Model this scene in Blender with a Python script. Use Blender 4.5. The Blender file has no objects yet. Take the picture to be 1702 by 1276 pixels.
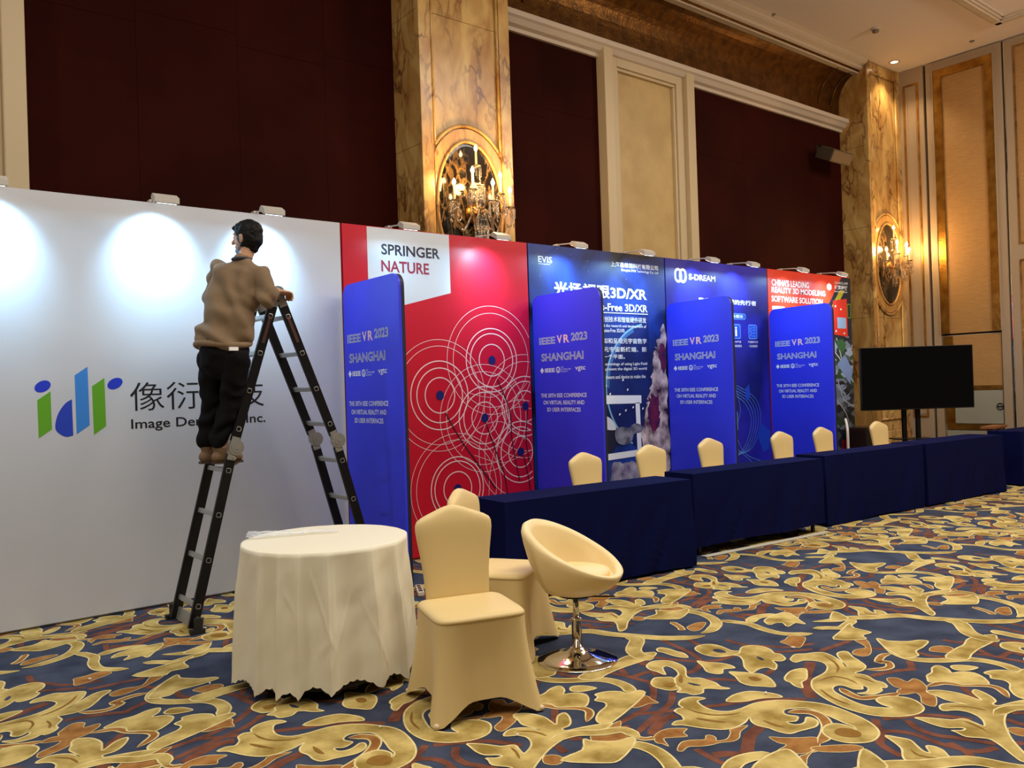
import bpy, bmesh, math, random
from mathutils import Vector, Matrix, noise
from mathutils.geometry import tessellate_polygon
random.seed(7)
SC = bpy.context.scene
COL = SC.collection
PI = math.pi

# ---------------------------------------------------------------- camera, world, lights, exposure
EYE = 1.54
cam_data = bpy.data.cameras.new('camera')
cam = bpy.data.objects.new('camera', cam_data); COL.objects.link(cam)
YAW, PITCH, ROLL = 0.677658, 0.003782, -0.032536
fw = Vector((math.sin(YAW)*math.cos(PITCH), math.cos(YAW)*math.cos(PITCH), math.sin(PITCH)))
rt = fw.cross(Vector((0, 0, 1))).normalized(); up = rt.cross(fw)
rt2 = rt*math.cos(ROLL)+up*math.sin(ROLL); up2 = -rt*math.sin(ROLL)+up*math.cos(ROLL)
cam.matrix_world = Matrix(((rt2.x, up2.x, -fw.x, 0), (rt2.y, up2.y, -fw.y, 0), (rt2.z, up2.z, -fw.z, EYE), (0, 0, 0, 1)))
cam_data.sensor_width = 36; cam_data.lens = 36*1394.6/1702
cam_data.clip_start = .05; cam_data.clip_end = 100
SC.camera = cam

SC.view_settings.view_transform = 'Standard'
SC.view_settings.look = 'None'
SC.view_settings.gamma = 1
SC.view_settings.use_curve_mapping = False
SC.view_settings.exposure = 0.0

world = bpy.data.worlds.new('world'); SC.world = world; world.use_nodes = True
world.node_tree.nodes['Background'].inputs[0].default_value = (1.0, .80, .58, 1)
world.node_tree.nodes['Background'].inputs[1].default_value = 0.045

def area(name, loc, rot, sx, sy, power, color):
    d = bpy.data.lights.new(name, 'AREA'); d.shape = 'RECTANGLE'; d.size = sx; d.size_y = sy
    d.energy = power; d.color = color
    o = bpy.data.objects.new(name, d); COL.objects.link(o); o.location = loc; o.rotation_euler = rot
    return o
# the hall's own ceiling lighting: long warm coffers over the middle of the room
WARM = (1.0, .85, .66); OVER = (1.0, .94, .84)
area('coffer_light', (1.6, 1.9, 6.6), (0, 0, 0), 5, 2.4, 270, OVER)
area('coffer_light', (6.8, 1.9, 6.6), (0, 0, 0), 4.5, 2.4, 260, OVER)
area('coffer_light', (11.6, 1.9, 6.6), (0, 0, 0), 3, 2, 160, OVER)
def fill_point(loc, power, color, r=.35):
    d = bpy.data.lights.new('fill_light', 'POINT'); d.energy = power; d.color = color; d.shadow_soft_size = r
    o = bpy.data.objects.new('fill_light', d); COL.objects.link(o); o.location = loc
# unseen fill lights, added to brighten the ceiling and the banners
fill_point((-5.0, 4.0, 4.6), 400, (1, .88, .76)); fill_point((4.0, -2.0, 5.9), 80, WARM); fill_point((11.5, .8, 5.9), 330, (1, .82, .62))

# ---------------------------------------------------------------- helpers
def s2l(c):
    c = c/255
    return c/12.92 if c <= .04045 else ((c+.055)/1.055)**2.4
def rgb(r, g, b): return (s2l(r), s2l(g), s2l(b), 1)

MATS = {}
def mat(name, color, rough=.6, metal=0, emit=None, es=0, var=None, scale=8, bump=0, bscale=40, spec=.5, trans=0, sheen=0, stretch=None, alpha=1):
    if name in MATS: return MATS[name]
    m = bpy.data.materials.new(name); m.use_nodes = True; MATS[name] = m
    nt = m.node_tree; b = nt.nodes['Principled BSDF']
    b.inputs['Base Color'].default_value = color
    b.inputs['Roughness'].default_value = rough; b.inputs['Metallic'].default_value = metal
    b.inputs['Specular IOR Level'].default_value = spec
    if trans: b.inputs['Transmission Weight'].default_value = trans
    if sheen: b.inputs['Sheen Weight'].default_value = sheen
    if alpha < 1: b.inputs['Alpha'].default_value = alpha
    if emit: b.inputs['Emission Color'].default_value = emit; b.inputs['Emission Strength'].default_value = es
    if var or bump:
        tc = nt.nodes.new('ShaderNodeTexCoord'); mp = nt.nodes.new('ShaderNodeMapping')
        nt.links.new(tc.outputs['Object'], mp.inputs[0])
        if stretch: mp.inputs['Scale'].default_value = stretch
    if var:
        n = nt.nodes.new('ShaderNodeTexNoise'); n.inputs['Scale'].default_value = scale; n.inputs['Detail'].default_value = 5
        nt.links.new(mp.outputs[0], n.inputs['Vector'])
        r = nt.nodes.new('ShaderNodeValToRGB'); r.color_ramp.elements[0].position = .35; r.color_ramp.elements[1].position = .65
        r.color_ramp.elements[0].color = color; r.color_ramp.elements[1].color = var
        nt.links.new(n.outputs['Fac'], r.inputs[0]); nt.links.new(r.outputs[0], b.inputs['Base Color'])
    if bump:
        n = nt.nodes.new('ShaderNodeTexNoise'); n.inputs['Scale'].default_value = bscale; n.inputs['Detail'].default_value = 4
        nt.links.new(mp.outputs[0], n.inputs['Vector'])
        bp = nt.nodes.new('ShaderNodeBump'); bp.inputs['Strength'].default_value = bump; bp.inputs['Distance'].default_value = .01
        nt.links.new(n.outputs['Fac'], bp.inputs['Height']); nt.links.new(bp.outputs[0], b.inputs['Normal'])
    return m

def link(name, me, m=None, parent=None, smooth=False, kind=None, label=None):
    if m is not None:
        for x in (m if isinstance(m, (list, tuple)) else [m]): me.materials.append(x)
    if smooth:
        me.polygons.foreach_set('use_smooth', [True]*len(me.polygons)); me.update()
    o = bpy.data.objects.new(name, me); COL.objects.link(o)
    if parent is not None: o.parent = parent
    if kind: o['kind'] = kind
    if label: o['label'] = label
    return o
def obj(name, bm, m=None, parent=None, **k):
    bmesh.ops.recalc_face_normals(bm, faces=bm.faces[:])
    me = bpy.data.meshes.new(name); bm.to_mesh(me); bm.free()
    return link(name, me, m, parent, **k)
def raw(name, v, f, m=None, parent=None, **k):
    me = bpy.data.meshes.new(name); me.from_pydata(v, [], f); me.update()
    return link(name, me, m, parent, **k)
def thing(name, label, cat, loc=(0, 0, 0), rz=0, group=None):
    o = bpy.data.objects.new(name, None); COL.objects.link(o); o.location = loc; o.rotation_euler = (0, 0, rz)
    o.empty_display_size = .1
    o['label'] = label; o['category'] = cat
    if group: o['group'] = group
    return o
def tag(o, label, cat, group=None):
    o['label'] = label; o['category'] = cat
    if group: o['group'] = group
    return o
def dup(root, loc, rz=None, label=None):
    r = root.copy(); COL.objects.link(r); r.location = loc
    if rz is not None: r.rotation_euler = (0, 0, rz)
    if label: r['label'] = label
    for ch in list(root.children):
        c = ch.copy(); COL.objects.link(c); c.parent = r
        for g in list(ch.children):
            d = g.copy(); COL.objects.link(d); d.parent = c
    return r

def box(bm, x0, x1, y0, y1, z0, z1, M=None, bev=0):
    vs = [bm.verts.new(Vector(p) if M is None else M @ Vector(p)) for p in
          [(x0, y0, z0), (x1, y0, z0), (x1, y1, z0), (x0, y1, z0), (x0, y0, z1), (x1, y0, z1), (x1, y1, z1), (x0, y1, z1)]]
    fs = [bm.faces.new([vs[i] for i in q]) for q in [(0, 3, 2, 1), (4, 5, 6, 7), (0, 1, 5, 4), (1, 2, 6, 5), (2, 3, 7, 6), (3, 0, 4, 7)]]
    if bev:
        es = list({e for f in fs for e in f.edges})
        bmesh.ops.bevel(bm, geom=es, offset=bev, segments=2, affect='EDGES', profile=.6)
def bx(*a, M=None, bev=0):
    bm = bmesh.new(); box(bm, *a, M=M, bev=bev); return bm
def frame_of(p0, p1, hint=(0, 0, 1)):
    d = (Vector(p1)-Vector(p0)); L = d.length; z = d.normalized(); h = Vector(hint)
    if abs(z.dot(h)) > .98: h = Vector((1, 0, 0))
    x = (h-z*h.dot(z)).normalized(); y = z.cross(x)
    M = Matrix(((x.x, y.x, z.x, p0[0]), (x.y, y.y, z.y, p0[1]), (x.z, y.z, z.z, p0[2]), (0, 0, 0, 1)))
    return M, L
def bar(bm, p0, p1, w, d, hint=(0, 0, 1), bev=0):
    M, L = frame_of(p0, p1, hint); box(bm, -w/2, w/2, -d/2, d/2, 0, L, M=M, bev=bev)
def rings(bm, R, close=True, cap=True):
    """R: list of rings (lists of points)"""
    V = [[bm.verts.new(p) for p in r] for r in R]; n = len(V[0])
    for a, b in zip(V, V[1:]):
        for i in range(n if close else n-1):
            j = (i+1) % n; bm.faces.new((a[i], a[j], b[j], b[i]))
    if cap and close:
        bm.faces.new(V[0][::-1]); bm.faces.new(V[-1])
    return V
def lathe(bm, prof, n=24, c=(0, 0, 0), M=None):
    R = []
    for r, z in prof:
        ring = [Vector((c[0]+r*math.cos(2*PI*i/n), c[1]+r*math.sin(2*PI*i/n), c[2]+z)) for i in range(n)]
        R.append([M @ p for p in ring] if M is not None else ring)
    rings(bm, R)
def tube(bm, pts, r, n=8, close=False):
    pts = [Vector(p) for p in pts]; R = []
    x = None
    for i, p in enumerate(pts):
        a = pts[max(i-1, 0)]; b = pts[min(i+1, len(pts)-1)]; z = (b-a).normalized()
        if x is None:
            h = Vector((0, 0, 1)) if abs(z.z) < .95 else Vector((1, 0, 0))
            x = (h-z*h.dot(z)).normalized()
        else: x = (x-z*x.dot(z)).normalized()
        y = z.cross(x); rr = r[i] if isinstance(r, (list, tuple)) else r
        R.append([p+(x*math.cos(2*PI*k/n)+y*math.sin(2*PI*k/n))*rr for k in range(n)])
    rings(bm, R)
def cyl(bm, p0, p1, r0, r1=None, n=16):
    tube(bm, [p0, p1], [r0, r0 if r1 is None else r1], n)
def ball(bm, c, r, n=2):
    bmesh.ops.create_icosphere(bm, subdivisions=n, radius=1, matrix=Matrix.Translation(c) @ Matrix.Diagonal((*(r if isinstance(r, (tuple, list)) else (r, r, r)), 1)))
def catmull(P, k=4, closed=False):
    n = len(P); out = []
    P = [Vector(p) for p in P]
    rng = range(n) if closed else range(n-1)
    for i in rng:
        p0 = P[(i-1) % n] if closed or i > 0 else P[0]; p1 = P[i]; p2 = P[(i+1) % n]
        p3 = P[(i+2) % n] if closed or i+2 < n else P[-1]
        for j in range(k):
            t = j/k; t2 = t*t; t3 = t2*t
            out.append(.5*((2*p1)+(-p0+p2)*t+(2*p0-5*p1+4*p2-p3)*t2+(-p0+3*p1-3*p2+p3)*t3))
    if not closed: out.append(P[-1])
    return out
def polyfill(v, f, pts, fn):
    """append a tessellated polygon (2D pts mapped by fn) to lists v, f"""
    b = len(v); tris = tessellate_polygon([[Vector((p[0], p[1], 0)) for p in pts]])
    v.extend(fn(p[0], p[1]) for p in pts); f.extend(tuple(b+i for i in t) for t in tris)
def poly(name, pts, fn, m, parent, **k):
    v, f = [], []; polyfill(v, f, pts, fn); return raw(name, v, f, m, parent, **k)
def ribbon(v, f, pts, w, fn, taper=0, closed=False):
    b = len(v); n = len(pts)
    for i, p in enumerate(pts):
        a = pts[(i-1) % n] if closed or i > 0 else p; c = pts[(i+1) % n] if closed or i < n-1 else p
        dx, dy = c[0]-a[0], c[1]-a[1]; L = math.hypot(dx, dy) or 1
        s = i/(n-1); ww = w/2*(1 if not taper else min(1, .12+min(s, 1-s)*taper))
        v.append(fn(p[0]-dy/L*ww, p[1]+dx/L*ww)); v.append(fn(p[0]+dy/L*ww, p[1]-dx/L*ww))
    for i in range(n if closed else n-1):
        j = (i+1) % n; f.append((b+2*i, b+2*i+1, b+2*j+1, b+2*j))
def ring2d(name, cx, cz, r, w, fn, m, parent, lim=None, n=72):
    v, f = [], []
    for i in range(n):
        a0, a1 = 2*PI*i/n, 2*PI*(i+1)/n
        q = [(cx+rr*math.cos(a), cz+rr*math.sin(a)) for rr, a in ((r-w/2, a0), (r+w/2, a0), (r+w/2, a1), (r-w/2, a1))]
        if lim and not all(lim[0] <= x <= lim[1] and lim[2] <= z <= lim[3] for x, z in q): continue
        b = len(v); v.extend(fn(*p) for p in q); f.append((b, b+1, b+2, b+3))
    if f: return raw(name, v, f, m, parent)

DG = None
def textmesh(body, bold=0.0, outline=0.0, spacing=1.0, shear=0):
    c = bpy.data.curves.new('t', 'FONT'); c.body = body; c.size = 1; c.resolution_u = 3; c.space_character = spacing; c.shear = shear
    if outline: c.fill_mode = 'NONE'; c.bevel_depth = outline; c.bevel_resolution = 0
    else: c.offset = bold; c.fill_mode = 'FRONT'
    o = bpy.data.objects.new('t', c); COL.objects.link(o)
    bpy.context.view_layer.update()
    me = bpy.data.meshes.new_from_object(o.evaluated_get(bpy.context.evaluated_depsgraph_get()))
    bpy.data.objects.remove(o); bpy.data.curves.remove(c)
    return me
def text(body, x0, z0, x1, z1, fn, m, parent, name='printed_text', **k):
    """text fitted to the box x0..x1, z0..z1 of the surface fn(a, b)"""
    me = textmesh(body, **k)
    co = [v.co.copy() for v in me.vertices]
    ax, bxx = min(c.x for c in co), max(c.x for c in co); ay, by = min(c.y for c in co), max(c.y for c in co)
    v = [fn(x0+(c.x-ax)/(bxx-ax)*(x1-x0), z0+(c.y-ay)/(by-ay)*(z1-z0)) for c in co]
    f = [tuple(p.vertices) for p in me.polygons]
    bpy.data.meshes.remove(me)
    return raw(name, v, f, m, parent)
# ---------------------------------------------------------------- materials of the setting
def marble(name, c0, c1, c2, scale=1.0, rough=.25, rot=.5):
    m = bpy.data.materials.new(name); m.use_nodes = True; nt = m.node_tree; b = nt.nodes['Principled BSDF']
    tc = nt.nodes.new('ShaderNodeTexCoord'); mp = nt.nodes.new('ShaderNodeMapping'); nt.links.new(tc.outputs['Object'], mp.inputs[0])
    mp.inputs['Scale'].default_value = (2.0*scale, 2.0*scale, .9*scale); mp.inputs['Rotation'].default_value = (0, rot, 0)
    n1 = nt.nodes.new('ShaderNodeTexNoise'); n1.inputs['Scale'].default_value = 1.6; n1.inputs['Detail'].default_value = 6; n1.inputs['Distortion'].default_value = 1.2
    nt.links.new(mp.outputs[0], n1.inputs['Vector'])
    r1 = nt.nodes.new('ShaderNodeValToRGB'); e = r1.color_ramp.elements; e[0].position = .35; e[1].position = .7; e[0].color = c0; e[1].color = c1
    nt.links.new(n1.outputs['Fac'], r1.inputs[0])
    mix = nt.nodes.new('ShaderNodeVectorMath'); mix.operation = 'MULTIPLY_ADD'
    n2 = nt.nodes.new('ShaderNodeTexNoise'); n2.inputs['Scale'].default_value = 2.5; n2.inputs['Detail'].default_value = 5
    nt.links.new(mp.outputs[0], n2.inputs['Vector']); nt.links.new(n2.outputs['Color'], mix.inputs[0]); mix.inputs[1].default_value = (1.1, 1.1, 1.1)
    nt.links.new(mp.outputs[0], mix.inputs[2])
    vo = nt.nodes.new('ShaderNodeTexVoronoi'); vo.feature = 'DISTANCE_TO_EDGE'; vo.inputs['Scale'].default_value = 1.7
    nt.links.new(mix.outputs[0], vo.inputs['Vector'])
    r2 = nt.nodes.new('ShaderNodeValToRGB'); e = r2.color_ramp.elements; e[0].position = 0; e[0].color = (1, 1, 1, 1); e[1].position = .09; e[1].color = (0, 0, 0, 1)
    nt.links.new(vo.outputs['Distance'], r2.inputs[0])
    mm = nt.nodes.new('ShaderNodeMath'); mm.operation = 'MULTIPLY'
    n3 = nt.nodes.new('ShaderNodeTexNoise'); n3.inputs['Scale'].default_value = 1.1; nt.links.new(mp.outputs[0], n3.inputs['Vector'])
    r3 = nt.nodes.new('ShaderNodeValToRGB'); r3.color_ramp.elements[0].position = .4; r3.color_ramp.elements[1].position = .6
    nt.links.new(n3.outputs['Fac'], r3.inputs[0]); nt.links.new(r2.outputs[0], mm.inputs[0]); nt.links.new(r3.outputs[0], mm.inputs[1])
    mx = nt.nodes.new('ShaderNodeMixRGB'); nt.links.new(mm.outputs[0], mx.inputs[0]); nt.links.new(r1.outputs[0], mx.inputs[1]); mx.inputs[2].default_value = c2
    nt.links.new(mx.outputs[0], b.inputs['Base Color']); b.inputs['Roughness'].default_value = rough
    return m
MARBLE = marble('cream_marble', rgb(206, 170, 104), rgb(160, 112, 54), rgb(95, 55, 25))
MARBLE_RING = marble('ring_marble', rgb(196, 150, 84), rgb(170, 120, 60), rgb(120, 70, 30), 1.5)
BLACKM = marble('black_marble', rgb(14, 11, 9), rgb(22, 17, 12), rgb(120, 92, 56), 1.8, .08)
REDWALL = mat('oxblood_wall_fabric', rgb(36, 4, 1), .8, var=rgb(50, 9, 3), scale=.8, spec=.08)
CREAM = mat('cream_paint', rgb(198, 178, 142), .5)
WHITEP = mat('white_plaster', rgb(205, 190, 172), .6)
PLASTER = mat('ceiling_plaster', rgb(234, 224, 222), .8)
VINYL = mat('gold_beige_vinyl', rgb(180, 150, 94), .42, var=rgb(196, 166, 108), scale=3, bump=.25, bscale=120)
BRONZE = mat('bronze_leaf', rgb(112, 74, 26), .33, .75, var=rgb(80, 50, 14), scale=9, bump=.5, bscale=30)
TAUPE = mat('taupe_panel_paint', rgb(160, 140, 116), .45)
GOLDF = mat('gold_leaf_frame', rgb(186, 140, 62), .3, .85, var=rgb(150, 104, 40), scale=6, bump=.3)
FABRIC = mat('tan_wall_fabric', rgb(176, 136, 84), .5, var=rgb(160, 120, 70), scale=30, stretch=(1, .3, 6), bump=.3, bscale=90, spec=.4)
DARKGAP = mat('dark_gap', rgb(10, 9, 8), .7)
GREYP = mat('grey_green_panel', rgb(150, 148, 132), .45)
CHROME = mat('chrome', rgb(225, 222, 216), .06, 1)

def carpet_mat(name, a, b, c=None, sc=14):
    m = mat(name, a, .95, var=b, scale=sc, bump=.35, bscale=400, spec=.15)
    return m
C_BASE = carpet_mat('carpet_slate_blue', rgb(46, 53, 72), rgb(66, 74, 94), sc=5)
C_R = carpet_mat('carpet_rust_vine', rgb(92, 54, 42), rgb(124, 76, 58), sc=10)
C_D = carpet_mat('carpet_ochre_leaf', rgb(134, 88, 44), rgb(166, 120, 66), sc=12)
C_G = carpet_mat('carpet_gold_scroll', rgb(142, 118, 56), rgb(204, 182, 114), sc=6)
C_E = carpet_mat('carpet_pale_gold_edge', rgb(226, 212, 160), rgb(206, 188, 126), sc=20)
C_S = carpet_mat('carpet_brown_shading', rgb(128, 92, 38), rgb(140, 104, 46), sc=20)

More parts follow.
